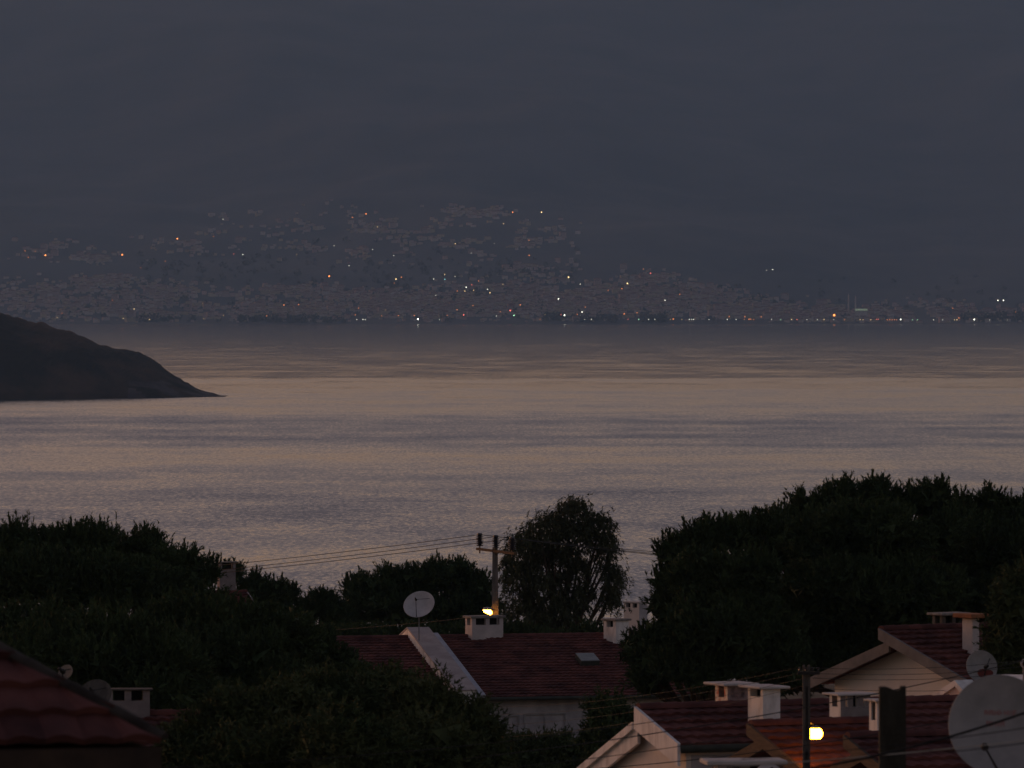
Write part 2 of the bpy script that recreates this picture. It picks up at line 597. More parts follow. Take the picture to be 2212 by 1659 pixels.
SEA = dict(amp=(.09, 1.9), bias=.006, streak=2.2, rough=(.12, .11))
sea = MB().add([(-5600, 950, 0), (5600, 950, 0), (5600, 18700, 0), (-5600, 18700, 0)], [(0, 1, 2, 3)])
tag(sea.build('sea', sea_material()), 'calm grey bay with long pale wind streaks', 'sea', kind='structure')

# island headland with a real ridge, entering from the side
IP = [(-900, 560), (-500, 590), (-200, 625), (-60, 655), (0, 678), (30, 689), (75, 703), (90, 702), (120, 714), (180, 728), (215, 747), (250, 755), (278, 758), (300, 764), (330, 779), (352, 795), (375, 811), (400, 828), (430, 841), (460, 849), (478, 855), (487, 858.5)]
ID = 5560.0


def island_top(px):
    return H - (np.interp(px, [p[0] for p in IP], [p[1] for p in IP]) - HY) / F * (ID + 60)


def build_island():
    pxs = np.concatenate([np.arange(-900, 0, 30), np.arange(0, 487, 4), [487, 492]])
    vs_t = np.linspace(-1, 1, 61)
    verts, faces = [], []
    for px in pxs:
        top = max(.3, float(island_top(px)) - .0) if px < 488 else -1
        half = 40 + top * 2.6
        # front waterline bends nearer toward the thick end of the headland
        front = ID - np.interp(px, [-900, 0, 300, 487], [260, 110, 45, 0])
        yc = front + half
        x = (px - CX) / F * (front + half * .9)
        for t in vs_t:
            y = yc + t * half
            sh = max(0.0, 1 - abs(t) ** 1.7) ** .85
            n = mnoise.fractal((x * .02, y * .02, 3.1), 1, 2.1, 5) * top * .07 * (1 - abs(t))
            n += (max(0, mnoise.noise((x * .12, y * .12, 8))) * 1.6 + max(0, mnoise.noise((x * .3, y * .2, 2))) * 1.0) * min(1, top / 8) * (1 - abs(t) ** 4)
            verts.append((x, y, top * sh + n - (2.5 if abs(t) > .999 else 0)))
    m = len(vs_t)
    for i in range(len(pxs) - 1):
        for j in range(m - 1):
            faces.append((i * m + j, (i + 1) * m + j, (i + 1) * m + j + 1, i * m + j + 1))
    me = bpy.data.meshes.new('island')
    me.from_pydata(verts, [], faces)
    me.materials.append(M['island'])
    me.materials.append(M['rock'])
    for p in me.polygons:
        c = p.center
        if (c.x > -290 and c.z < 12 and mnoise.noise((c.x * .05, c.y * .08, 4)) > -.15) and c.z < 12:
            p.material_index = 1
    o = bpy.data.objects.new('island', me)
    COL.objects.link(o)
    tag(o, 'dark scrubby headland tapering to a low rocky tip', 'island', kind='structure')


build_island()

# far shore: town slopes and the mountain behind, one terrain
SHORE = 18000.0
FS_S = [-250, 0, 150, 700, 1500, 2300, 3200, 4500, 6000, 7500, 8300, 8900]
FS_L = [-6, 1.5, 10, 62, 160, 268, 380, 610, 900, 1190, 1240, 1180]
FS_R = [-6, 1.5, 5, 16, 60, 160, 300, 560, 880, 1200, 1250, 1190]


def far_z(x, y):
    s = y - SHORE
    k = min(1, max(0, (x - 150) / 900))
    k = k * k * (3 - 2 * k)
    z = (1 - k) * np.interp(s, FS_S, FS_L) + k * np.interp(s, FS_S, FS_R)
    a = min(1, max(0, s / 2500))
    z += mnoise.fractal((x / 1400, y / 2600, .7), 1, 2.1, 5) * (18 * min(1, max(0, s / 500)) + 95 * a)
    return float(min(z, 1300))


FX = np.arange(-3600, 3601, 45.0)
FY = np.concatenate([np.arange(SHORE - 250, SHORE + 3500, 35.0), np.arange(SHORE + 3500, SHORE + 8901, 75.0)])
FZ = np.array([[far_z(x, y) for x in FX] for y in FY])


def far_lookup(x, y):
    i = min(max(int((x - FX[0]) / 45.0), 0), len(FX) - 2)
    j = min(max(int(np.searchsorted(FY, y)) - 1, 0), len(FY) - 2)
    u = (x - FX[i]) / 45.0
    v = (y - FY[j]) / (FY[j + 1] - FY[j])
    return (FZ[j, i] * (1 - u) + FZ[j, i + 1] * u) * (1 - v) + (FZ[j + 1, i] * (1 - u) + FZ[j + 1, i + 1] * u) * v


def far_hit(px, py):
    """Where the sight line through (px,py) meets the far slope."""
    d = SHORE - 60
    while d < SHORE + 8000:
        q = P(px, py, d)
        if q.z <= far_lookup(q.x, d):
            return Vector((q.x, d, far_lookup(q.x, d)))
        d += 26
    return None


def build_far():
    nx = len(FX)
    vs = [(x, y, FZ[j, i]) for j, y in enumerate(FY) for i, x in enumerate(FX)]
    fs = [(j * nx + i, j * nx + i + 1, (j + 1) * nx + i + 1, (j + 1) * nx + i) for j in range(len(FY) - 1) for i in range(nx - 1)]
    me = bpy.data.meshes.new('mountain')
    me.from_pydata(vs, [], fs)
    me.shade_smooth()
    me.materials.append(M['hill'])
    o = bpy.data.objects.new('mountain', me)
    COL.objects.link(o)
    tag(o, 'hazy blue mountain side rising behind the town across the bay', 'mountain', kind='structure')


build_far()

# ------------------------------------------------------------------ far town
def town_mesh(name, w, dp, h, roof, wallmat, floors):
    m = MB()
    m.box((0, 0, h / 2 - 1.5), (w, dp, h + 3))
    nwall = len(m.f)
    if roof == 'hip':
        e = .6
        a = [(-w / 2 - e, -dp / 2 - e, h), (w / 2 + e, -dp / 2 - e, h), (w / 2 + e, dp / 2 + e, h), (-w / 2 - e, dp / 2 + e, h), (-w * .2, 0, h + dp * .22), (w * .2, 0, h + dp * .22)]
        m.add(a, [(0, 1, 5, 4), (1, 2, 5), (2, 3, 4, 5), (3, 0, 4), (3, 2, 1, 0)])
        nroof = len(m.f)
    else:
        nroof = nwall
        m.box((0, 0, h + .35), (w + .6, dp + .6, .7))
        m.box((w * .2, 0, h + 1.6), (w * .22, dp * .3, 2.2))
        nwall = nroof = len(m.f)
    for k in range(floors):
        z = (k + .5) * h / floors
        n = max(2, int(w / 3.2))
        for i in range(n):
            m.box((-w / 2 + (i + .5) * w / n, -dp / 2 - .02, z), (w / n * .5, .1, h / floors * .45))
    me = m.mesh(name)
    for x in (wallmat, M['town_roof'], M['town_window']):
        me.materials.append(x)
    for p in me.polygons:
        p.material_index = 0 if p.index < nwall else (1 if p.index < nroof else 2)
    return me


TM = [('apartment_block', town_mesh('apartment_block', 15, 11, 12, 'flat', TOWNW[0], 4), 'flat'),
      ('apartment_block', town_mesh('apartment_block', 20, 12, 15, 'hip', TOWNW[1], 5), 'hip'),
      ('town_house', town_mesh('town_house', 11, 9, 6.5, 'hip', TOWNW[0], 2), 'hip'),
      ('town_house', town_mesh('town_house', 13, 10, 8.5, 'hip', TOWNW[2], 3), 'hip'),
      ('town_house', town_mesh('town_house', 12, 9, 8, 'flat', TOWNW[1], 2), 'flat'),
      ('apartment_block', town_mesh('apartment_block', 26, 12, 10, 'flat', TOWNW[2], 3), 'flat')]
# settled areas of the slope: centre, half sizes (picture columns and rows), weight
TOWN = [(60, 535, 120, 22, 1.0), (190, 560, 90, 14, .7), (440, 528, 90, 26, 1.1), (505, 466, 50, 10, .7), (660, 505, 150, 42, 1.5), (720, 550, 120, 20, .8),
        (870, 500, 130, 45, 1.5), (1010, 462, 120, 12, .9), (1000, 530, 150, 50, 1.6), (1150, 530, 90, 60, .9), (1100, 580, 130, 22, .8), (640, 632, 90, 14, 1.2),
        (90, 640, 140, 26, 1.4), (230, 612, 90, 16, 1.3), (330, 635, 160, 22, 1.5), (300, 672, 330, 26, 3.2), (660, 672, 200, 22, 2.2), (830, 642, 110, 12, 1.5),
        (950, 668, 260, 28, 4.2), (1120, 630, 170, 26, 2.6), (1230, 660, 240, 32, 4.2), (1400, 610, 70, 24, 1.2), (1480, 650, 160, 34, 3.0), (1330, 635, 140, 24, 1.6),
        (1650, 675, 170, 24, 2.6), (1800, 680, 180, 18, 2.0), (2000, 685, 220, 14, 1.7), (2120, 680, 110, 18, .8), (2000, 660, 120, 12, .4)]
tr = random.Random(21)
spots = []
wsum = [t[4] for t in TOWN]
tries = 0
while len(spots) < 6800 and tries < 50000:
    tries += 1
    c = tr.choices(TOWN, wsum)[0]
    px, py = c[0] + tr.gauss(0, .5) * c[2], c[1] + tr.gauss(0, .5) * c[3]
    if not (-30 < px < 2245 and py < 700.5):
        continue
    if mnoise.noise((px / 60, py / 9, 5.5)) < -.30 + .38 * (py < 600):
        continue
    h = far_hit(px, py)
    if h is None or h.y < SHORE + 25:
        continue
    spots.append((px, py, h, tr.randrange(6), tr.uniform(.55, .95), tr.uniform(-.5, .5)))
spots.sort(key=lambda s: -(s[4] * (26, 30, 12, 15, 13, 28)[s[3]] / s[2].y))
clear = []
for s in spots:   # the ones that show largest, each a thing of its own
    if len(clear) >= 290:
        break
    if all((s[2] - q[2]).length > 26 for q in clear):
        clear.append(s)
cl = set(id(s) for s in clear)
for (px, py, h, k, sc, rz) in clear:
    nm, me, rf = TM[k]
    o = bpy.data.objects.new(nm, me)
    COL.objects.link(o)
    o.location = h
    o.rotation_euler = (0, 0, rz)
    o.scale = (sc, sc, sc)
    band = 'low by the far shore' if py > 655 else ('halfway up the far hillside' if py > 590 else 'high on the far hillside')
    kind = {'apartment_block': 'pale apartment block', 'town_house': 'small pale house'}[nm] + (' with a hipped roof' if rf == 'hip' else ' with a flat roof')
    tag(o, kind + ' ' + band, 'apartment block' if nm[0] == 'a' else 'house', kind + ' ' + band)
mb = MB()
for s in spots:
    if id(s) in cl:
        continue
    (px, py, h, k, sc, rz) = s
    w, dp, hh = ((15, 11, 12), (18, 11, 12), (11, 9, 6.5), (13, 10, 8), (12, 9, 7.5), (22, 12, 9))[k]
    w, dp, hh = w * sc * .9, dp * sc * .9, hh * sc * .9
    mb.box((h.x, h.y, h.z + hh / 2 - 1), (w, dp, hh + 2), rz)
    cs, sn = math.cos(rz), math.sin(rz)
    q = [(-w / 2 - .5, -dp / 2 - .5, hh + .02), (w / 2 + .5, -dp / 2 - .5, hh + .02), (w / 2 + .5, dp / 2 + .5, hh + .02), (-w / 2 - .5, dp / 2 + .5, hh + .02), (-w * .2, 0, hh + dp * .2), (w * .2, 0, hh + dp * .2)]
    mb.add([(h.x + a * cs - b * sn, h.y + a * sn + b * cs, h.z + c) for a, b, c in q], [(0, 1, 5, 4), (1, 2, 5), (2, 3, 4, 5), (3, 0, 4)])
o = mb.build('distant_town', [TOWNW[0], M['town_roof'], TOWNW[1], TOWNW[2]])
i = 0
mi = np.zeros(len(o.data.polygons), dtype=np.int32)
while i < len(mi):
    mi[i:i + 6] = random.choice((0, 0, 2, 3))
    mi[i + 6:i + 10] = 1
    i += 10
o.data.polygons.foreach_set('material_index', mi)
tag(o, 'closely packed pale houses of the hazy town across the bay', 'town', kind='stuff')

# tree mass along the far shore and among the houses
tri = []
for (px0, px1, py, n) in ((520, 740, 694, 90), (300, 420, 694, 30), (1240, 1330, 694, 60), (1390, 1440, 694, 60), (2080, 2212, 690, 160), (1180, 1215, 690, 40), (0, 2212, 650, 220), (300, 1250, 590, 200)):
    for _ in range(n):
        h = far_hit(tr.uniform(px0, px1), py + tr.gauss(0, 3 if py > 680 else 26))
        if h is None or h.y < SHORE + 10:
            continue
        rad = tr.uniform(4, 9)
        c = np.array(h) + np.array((0, 0, rad * .7))
        pts = rng.normal(size=(26, 3))
        pts = pts / np.linalg.norm(pts, axis=1)[:, None] * rad * np.array((1, 1, .8))
        nb = pts[:, None, :] + rng.normal(size=(26, 3, 3)) * rad * .35
        tri.append(nb + c)
tag(soup('far_trees', np.concatenate(tri), M['far_leaf']), 'dark trees along the far shore and between the far houses', 'trees', kind='stuff')

# mosque with two minarets on the flat shore
hb = far_hit(1842, 686)
mo = empty('mosque', hb, 'pale mosque with two thin minarets and a green lit roof edge beside the far shore', 'mosque')
s_ = hb.y / F
for dx, ht in ((-9, 60), (6, 54)):
    x = dx * s_
    zt = (686 - (633 if ht == 60 else 637)) * s_
    mn = MB().lathe([(2.1, -3), (2.1, zt * .55), (1.7, zt * .56), (1.7, zt * .86), (.05, zt)], (x, 3, 0), 12).build('minaret', TOWNW[0], mo)
    MB().lathe([(1.8, zt * .66), (3.0, zt * .68), (3.0, zt * .70), (1.8, zt * .705)], (x, 3, 0), 12).build('gallery', TOWNW[1], mn)
MB().box((18 * s_, 0, 7 * s_ - 2), (27 * s_, 20, 14 * s_ + 4)).build('wall', TOWNW[0], mo)
MB().lathe([(10 * s_ * math.cos(a), 14 * s_ + 7 * s_ * math.sin(a)) for a in [k * math.pi / 18 for k in range(9)]], (18 * s_, 2, 0), 18).build('dome', M['town_window'], mo, True)
MB().box((18 * s_, -10.4, 16.5 * s_), (27 * s_, .8, 4.2 * s_)).build('green_lit_edge', glow_mat('green_roof_lighting', (.55, .78, .42), .2), mo)

# lights of the town, each a lamp on its pole
LC = {'o': ((1, .27, .05), 'orange'), 'y': ((1, .68, .28), 'yellow'), 'w': ((.95, .95, .75), 'white'), 'r': ((1, .16, .10), 'red'), 'g': ((.45, 1, .55), 'green'), 'c': ((.3, .9, .9), 'bluish green')}
LIGHTS = """383 517 o 3;98 553 o 3;264 551.5 o 3;482 473 w 1;461 513 o 1;54 542.6 o 1;76 545 o 1;61 556 o 1;505 550 r 1;524.7 551.5 w 1.5;357 565.6 o .8;304 578.6 o .8;3 635 o 2.5;243 650.5 o 1;
134 677 o 1;123.6 686.7 y 1;289.6 670 y 1.3;266 689 y 1;323 691.5 y 1;437.6 657.4 y .8;440 689 y .8;482.7 682 y .7;640.7 549.8 y .8;721.7 531.6 w .8;791 463.8 o 2;761.4 470.7 o 1.5;711 600 o 3;754 575.5 w 1;804.7 538.4 w .7;
613.3 659.5 o 1.7;645 659 o 1.2;576 684 o 1;774.5 667 o .9;767.6 682 o .9;770.5 700 w 1.2;784 700.5 w 1.6;789 700.5 w 1.6;815.6 491.6 y 1;1107.5 458.8 o 2.4;1169.6 459.5 y 2.4;1087.6 484 y 1.2;1142.7 521 o 1.4;1143.3 553.9 o 1.6;
983.5 527.3 y 1.3;1067.9 525.7 w .8;850.7 552 w .8;1017.7 546.8 w .7;960.5 594.7 y 1.3;936.7 604.5 w 1.4;961 606 c 1.2;867.3 599.6 o 1.5;855.2 605.4 y 2;852 612.5 o 1.8;983 599 w .7;1033.7 607.8 o 1;1019.3 615.8 r 1.4;1007 622.2 w 2;
1023.2 628.7 y 1.5;1004 630.8 y 1.6;987.8 628.9 o 1;1053.2 627.3 w 1.3;1058.3 634.7 y 1.7;1086 615 y .8;959 635 w .6;941.5 638.6 w .9;1155.8 643.3 y 2.4;1021.6 662 o 1.2;1124 660.9 o 1.7;1102.3 673.6 r 2.2;1110.5 683 g 2.8;1080.8 676 o 1;
1072.4 683.4 w .8;1141.7 680.6 o 1.5;1176.9 680.4 y 1.6;1001.7 681.6 r 2;987.4 670.3 o 1;966 682 o .9;894.7 682.4 o 1.2;860.5 683 o 1;824.7 683.4 o 1;832.8 670.5 y .8;902.9 694 w 3.2;949.3 695.7 w .7;1166.7 695.7 o .9;
1228 600.3 y 2.6;1253.5 614.3 w .9;1355.3 614.9 y 2.8;1343.4 625 o 1.5;1313.7 628.2 o .9;1405.5 592.6 r 1.8;1389.8 581 o .7;1468.4 636 o 1.1;1436.7 650.4 w 1.9;1206.7 648.1 w 2.9;1258.2 648.7 w 2.8;1261.5 650.4 o 2.2;1252.7 647.5 o 1.5;
1264.3 664 o .9;1257.4 676.4 w 2;1254.7 684 w 3.4;1246.9 680.7 o 1.5;1219.3 683.6 w 2.9;1212 680 r 1.2;1282 679.3 y .9;1348.4 679.3 o 1.9;1376 678.4 o 1.1;1533.4 671.5 o 1.6;1454.3 691.7 o 1.6;1380 697.9 g 1.7;1356.6 699.9 r 1.1;1277.7 699.3 w 1.4;
1262.9 698.9 w .9;1414.6 699.9 w 1.2;1401 697 w .9;1448.4 699.9 y .9;1472.8 699.9 y .9;1489.4 696 w 1.1;1494.3 698 w 1.2;1498.2 696 w 1;1531.4 699.9 w .9;1668.9 583.9 w 1.6;1655.6 585.3 w .7;1574.4 631.3 y 1.4;1575.2 684.8 o 1.1;1609 686 o 1.3;
1618 691 o 1.5;1622 691 o 1.3;1644.5 686.5 o 1;1571 700.5 w 1.5;1590 700.5 w 1.1;1607.7 700.5 o .8;1618 700.5 o .9;1628.2 699.8 o .8;1531.7 700 w .7;1666.7 700.1 w 1.3;1686.3 700.5 g 1.3;1709.7 697 y 1.5;1721.4 700.5 r 1.7;1743 700.5 w 1.2;
1765.8 701 w 1.2;1780 698.4 y 1.6;1802 682.7 o 4.2;1800.8 701 w .8;1824 700.5 o 1.1;1833.3 675.4 o 2;1858 700.5 y .8;1864 700.5 y .8;1881 701 y 1.1;1841 688 o .8;1893 690 r 1;1897 690 r 1;1917 700.2 o 1;1922 700.2 o 1.2;1927 700.2 o 1.2;1932 700.2 o 1.1;
1937 700.2 o .9;1945.8 691.2 w 2.3;1971.3 700.6 g 1;1982 701 g 1;2016.6 700.6 w .9;2036.3 701 w 1;2058 666 o 1.1;2071.5 687.8 o 1.5;2062 697.5 y 1.1;2067 696.5 y 1.1;2106.3 687 o .9;2104.7 695.3 w 2.8;2155.6 651.3 w 2.2;2167.5 651.6 w 2.2;
2194 676 o 1;2198 677 o .9;2176 701 w .7;2137.8 701 w .7"""
GM = {}


def lamp_mesh(c, size):
    key = (c, size)
    if key in GM:
        return GM[key]
    r_ = (.62 + .42 * size)
    m = MB()
    m.tube([(0, 0, -1), (0, 0, 8)], .16, 6)
    npole = len(m.f)
    prof = [(r_ * math.sin(a), 8 + r_ - r_ * math.cos(a)) for a in [.15 + k * (math.pi - .3) / 6 for k in range(7)]]
    m.lathe(prof, (0, 0, 0), 10)
    me = m.mesh('distant_lamp')
    me.materials.append(M['metal'])
    col = LC[c][0]
    me.materials.append(glow_mat('town_light_%s_%d' % (LC[c][1].replace(' ', '_'), int(size * 10)), col, (1.15 + .75 * size) * (1.5 if size >= 2 else 1)))
    for p in me.polygons:
        p.material_index = 1 if p.index >= npole else 0
    GM[key] = me
    return me


for row in LIGHTS.replace('\n', '').split(';'):
    a = row.split()
    px, py, c, size = float(a[0]), float(a[1]), a[2], float(a[3])
    if py > 697:
        size = round(size * (.72 if size < 2 else 1), 1)
    h = far_hit(px, min(py + 7.5, 700.6)) or far_hit(px, 699)
    if h is None:
        continue
    h.y = max(h.y, SHORE + 12)
    h.x = (px - CX) / F * h.y
    h.z = far_lookup(h.x, h.y)
    o = bpy.data.objects.new('street_lamp', lamp_mesh(c, size))
    COL.objects.link(o)
    o.location = h
    lev = 'strung along the far waterfront' if py > 695 else ('low in the far town' if py > 640 else 'high up the far hillside')
    br = 'bright ' if size >= 2 else ('dim ' if size < 1.2 else '')
    lab = (br + LC[c][1] + ' street light ' + lev)
    if (px, py) == (1802, 682.7):
        tag(o, 'brightest orange street light on the far shore, just before the minarets', 'street light', 'town lights across the bay')
    elif (px, py) == (902.9, 694):
        tag(o, 'lone bright white light on the dark far waterfront', 'street light', 'town lights across the bay')
    else:
        tag(o, lab, 'street light', lab)

# ------------------------------------------------------------------ trees
def unit(a):
    return a / np.maximum(np.linalg.norm(a, axis=1), 1e-9)[:, None]


def crown_points(lobes, dens, r):
    P_, N_, = [], []
    cs = np.array([l[0] for l in lobes])
    rs = np.array([l[1] for l in lobes])
    for c, rad in zip(cs, rs):
        area = 4 * math.pi * ((rad[0] * rad[1]) ** 1.6 / 3 + (rad[0] * rad[2]) ** 1.6 / 3 + (rad[1] * rad[2]) ** 1.6 / 3) ** (1 / 1.6)
        n = int(area * dens)
        u = unit(r.normal(size=(n, 3)))
        # knobbly surface: sub-clumps swell in and out
        ph = r.uniform(0, 6.28, 3)
        knob = 1 + .10 * np.sin(u[:, 0] * 6 + ph[0]) * np.sin(u[:, 2] * 7 + ph[1]) + .07 * np.sin(u[:, 1] * 9 + u[:, 0] * 5 + ph[2])
        p = c + u * rad * (knob * r.uniform(.86, 1.02, n))[:, None]
        nn = unit(u / rad)
        inside = np.zeros(n, bool)
        for c2, r2 in zip(cs, rs):
            if c2 is c:
                continue
            q = ((p - c2) / (r2 * .86))
            inside |= (q ** 2).sum(1) < .92
        back = (nn[:, 1] > .45) & (r.random(n) < .6)
        low = (nn[:, 2] < -.55) & (r.random(n) < .5)
        k = ~(inside | back | low)
        P_.append(p[k])
        N_.append(nn[k])
    return np.concatenate(P_), np.concatenate(N_)


def brush_tris(base, dirs, L, K, nl, nw, r, spread=.7):
    n = len(base)
    t = r.uniform(.0, 1, (n, K, 1)) * L[:, None, None]
    rnd = r.normal(size=(n, K, 3))
    rnd /= np.linalg.norm(rnd, axis=2, keepdims=True)
    dn = dirs[:, None, :] * .85 + rnd * spread
    dn /= np.linalg.norm(dn, axis=2, keepdims=True)
    st = base[:, None, :] + dirs[:, None, :] * t
    sd = np.cross(dn, r.normal(size=(n, K, 3)))
    sd /= np.linalg.norm(sd, axis=2, keepdims=True)
    ln = r.uniform(.75, 1.2, (n, K, 1)) * nl
    tri = np.stack([st - sd * nw / 2, st + sd * nw / 2, st + dn * ln], axis=2)
    return tri.reshape(-1, 3, 3)


def tree(name, label, lobes_px, d, kind='pine', mat='pine', seed=1, dens=16, trunk_px=None, scale=1.0, cat='tree', group=None, depth=.85, solid=1.0):
    r = np.random.default_rng(seed)
    lobes = []
    for l in lobes_px:
        dd = d + (l[4] if len(l) > 4 else 0)
        c = P(l[0], l[1], dd)
        rx, rz = l[2] * dd / F, l[3] * dd / F
        cut = .36 * scale if kind != 'gum' else .18
        rad = np.array((max(.25, rx - cut), (rx * .5 + rz * .5) * depth + .2, max(.25, rz - cut)))
        lobes.append((np.array(c), rad))
    main = len(lobes)
    for c, rad in lobes[:main]:   # smaller clumps budding from each big one
        for _ in range(7 if kind != 'gum' else 5):
            u = r.normal(size=3)
            u[2] = abs(u[2]) * .9 + .1 if r.random() < .7 else u[2]
            u[1] = -abs(u[1]) if r.random() < .6 else u[1]
            u /= np.linalg.norm(u)
            q = r.uniform(.24, .46) if kind != 'gum' else r.uniform(.34, .62)
            lobes.append((c + u * rad * r.uniform(.85, 1.05), np.maximum(rad * q, .28)))
    tx = trunk_px if trunk_px is not None else sum(l[0] * l[2] for l in lobes_px) / sum(l[2] for l in lobes_px)
    bx = (tx - CX) / F * d
    base = Vector((bx, d, ground_z(bx, d) - .3))
    root = empty(name, base, label, cat, 0, group)
    B = np.array(base)
    pts, nrm = crown_points(lobes, dens, r)
    n = len(pts)
    up = np.array((0, 0, 1.0))
    parts = []
    if kind in ('pine', 'bushy'):
        S = 4
        b = np.repeat(pts, S, 0) + r.normal(size=(n * S, 3)) * .11 * scale
        dr = unit(np.repeat(nrm, S, 0) * .65 + up * .55 + r.normal(size=(n * S, 3)) * .36)
        L = r.uniform(.16, .38, n * S) * scale
        parts.append(brush_tris(b, dr, L, 12, .13 * scale, .042 * scale, r, .58 if kind == 'pine' else .95))
        if kind == 'pine':   # long candle shoots standing up along the top of the crown
            k = (nrm[:, 2] > .0) & (r.random(n) < .24)
            b = np.repeat(pts[k], 3, 0) + r.normal(size=(k.sum() * 3, 3)) * .10
            dr = unit(np.repeat(nrm[k], 3, 0) * .45 + up * .9 + r.normal(size=(k.sum() * 3, 3)) * .26)
            parts.append(brush_tris(b, dr, r.uniform(.20, .50, len(b)) * scale, 30, .13 * scale, .060 * scale, r, .48))
    else:   # drooping sprays
        S = 3
        b = np.repeat(pts, S, 0) + r.normal(size=(n * S, 3)) * .16 * scale
        dr = unit(np.repeat(nrm, S, 0) * .30 - up * .8 + r.normal(size=(n * S, 3)) * .25)
        L = r.uniform(.15, .6, n * S) * scale
        parts.append(brush_tris(b, dr, L, 12, .16 * scale, .040 * scale, r, .8))
    # deeper foliage inside the crown
    for c, rad in lobes:
        k = int(175 * solid * (rad[0] * rad[2]) * 4 * 1.2 / max(.6, scale) ** 1.0)
        u = unit(r.normal(size=(k, 3)))
        q = c + u * rad * (r.uniform(.2, 1, (k, 1)) ** .5) * .88
        a = r.normal(size=(k, 3, 3)) * (.135 if kind != 'gum' else .09) * scale ** .5
        parts.append(q[:, None, :] + a)
    T = np.concatenate(parts) - B
    soup('crown', T, M[mat], root)
    tk = MB()
    cen = sum((Vector(c) for c, _ in lobes[:main]), Vector()) / main
    hgt = cen.z - base.z
    fork = Vector(((cen.x - base.x) * .4, (cen.y - base.y) * .4, hgt * .62))
    tr_ = max(.09, .026 * hgt) * (.7 if kind == 'gum' else 1)
    tk.tube([(0, 0, -.2), fork * .5 + Vector((.1, 0, 0)), fork], [tr_ * 1.25, tr_, tr_ * .8], 9)
    for c, rad in lobes[:main]:
        e = Vector(c) - base + Vector((0, 0, rad[2] * .55))
        mid = fork.lerp(e, .5) + Vector((r.normal() * .15, r.normal() * .15, -.12))
        tk.tube([fork - Vector((0, 0, .15)), mid, e], [tr_ * .55, tr_ * .38, tr_ * .1], 7)
        for _ in range(4):
            u = r.normal(size=3)
            u /= np.linalg.norm(u)
            e2 = Vector(c) - base + Vector(u * rad * .85)
            tk.tube([mid, mid.lerp(e2, .6) + Vector((0, 0, -.06)), e2], [tr_ * .25, tr_ * .15, .012], 5)
    tk.build('trunk', M['bark'], root, True)
    return root


tree('pine_tree', 'large round crowned pine behind the near tiled roof, widest dark crown beside the sea',
     [(40, 1190, 95, 62), (165, 1182, 105, 58), (285, 1196, 88, 58, 3), (-60, 1230, 110, 80), (90, 1260, 160, 75, -2), (230, 1270, 130, 70, -2), (370, 1228, 72, 52, 2), (425, 1250, 55, 48, 3), (340, 1290, 110, 60)],
     240, seed=3, dens=15, trunk_px=150)
tree('pine_tree', 'small pine with jagged top just behind the lone grey chimney',
     [(500, 1243, 34, 30), (555, 1275, 52, 38), (608, 1292, 42, 38), (560, 1320, 90, 40)], 332, seed=4, dens=12)
tree('pine_tree', 'little pine in the dip between two larger crowns by the water',
     [(700, 1303, 32, 30), (665, 1320, 30, 22), (720, 1330, 50, 40)], 335, seed=5, dens=12)
tree('pine_tree', 'broad pine standing behind the grey satellite dish',
     [(775, 1283, 46, 44), (835, 1265, 55, 42), (900, 1258, 62, 46), (965, 1250, 65, 44), (1030, 1275, 40, 45), (850, 1320, 110, 50), (980, 1320, 100, 55), (760, 1340, 50, 40)],
     345, seed=6, dens=12)
tree('pine_tree', 'dark pine in front of the widest crown, above the low white chimney',
     [(60, 1370, 150, 75), (210, 1385, 150, 80, -3), (120, 1440, 190, 75, -4), (330, 1450, 140, 90, -3), (-40, 1430, 100, 80), (250, 1500, 160, 60, -4), (420, 1520, 120, 60)], 196, seed=8, dens=13)
tree('pine_tree', 'rounded pine with paler tufts between the lone grey chimney and the low white chimney',
     [(420, 1335, 115, 58), (520, 1355, 110, 58, -2), (350, 1370, 90, 60), (470, 1420, 150, 70, -3), (600, 1400, 100, 70), (560, 1480, 140, 70, -3)], 210, seed=9, dens=13, trunk_px=470)
tree('pine_tree', 'pine hiding the low end of the long tiled roof left of the white parapet',
     [(640, 1395, 95, 55), (730, 1445, 70, 50), (690, 1480, 110, 60), (800, 1490, 55, 40), (620, 1460, 90, 60), (860, 1520, 70, 30)], 215, seed=10, dens=14)
tree('pine_tree', 'leafy yellow green tree lowest in the picture, before the long roof',
     [(520, 1585, 85, 60), (620, 1560, 95, 70), (720, 1530, 100, 72, 1), (820, 1535, 100, 72, 1), (915, 1545, 90, 68), (1000, 1590, 62, 70), (430, 1630, 70, 55), (600, 1640, 140, 70, -2), (770, 1630, 150, 80, -3), (930, 1640, 120, 70, -2), (480, 1680, 150, 60), (1030, 1665, 50, 50)],
     112, kind='bushy', mat='pine_green', seed=11, dens=46, scale=.72, trunk_px=720)
tree('garden_shrub', 'dark leafy shrub below the balcony windows of the long house',
     [(1110, 1640, 80, 62), (1190, 1632, 75, 56), (1250, 1650, 60, 50), (1150, 1680, 120, 50)], 225, seed=12, dens=18, mat='pine_green', kind='bushy', cat='shrub')
tree('garden_shrub', 'round dark shrub against the wall, just behind the white gable peak',
     [(1318, 1552, 38, 42), (1345, 1590, 45, 50), (1300, 1600, 42, 40), (1330, 1640, 60, 60)], 190, seed=13, dens=20, kind='bushy', cat='shrub')
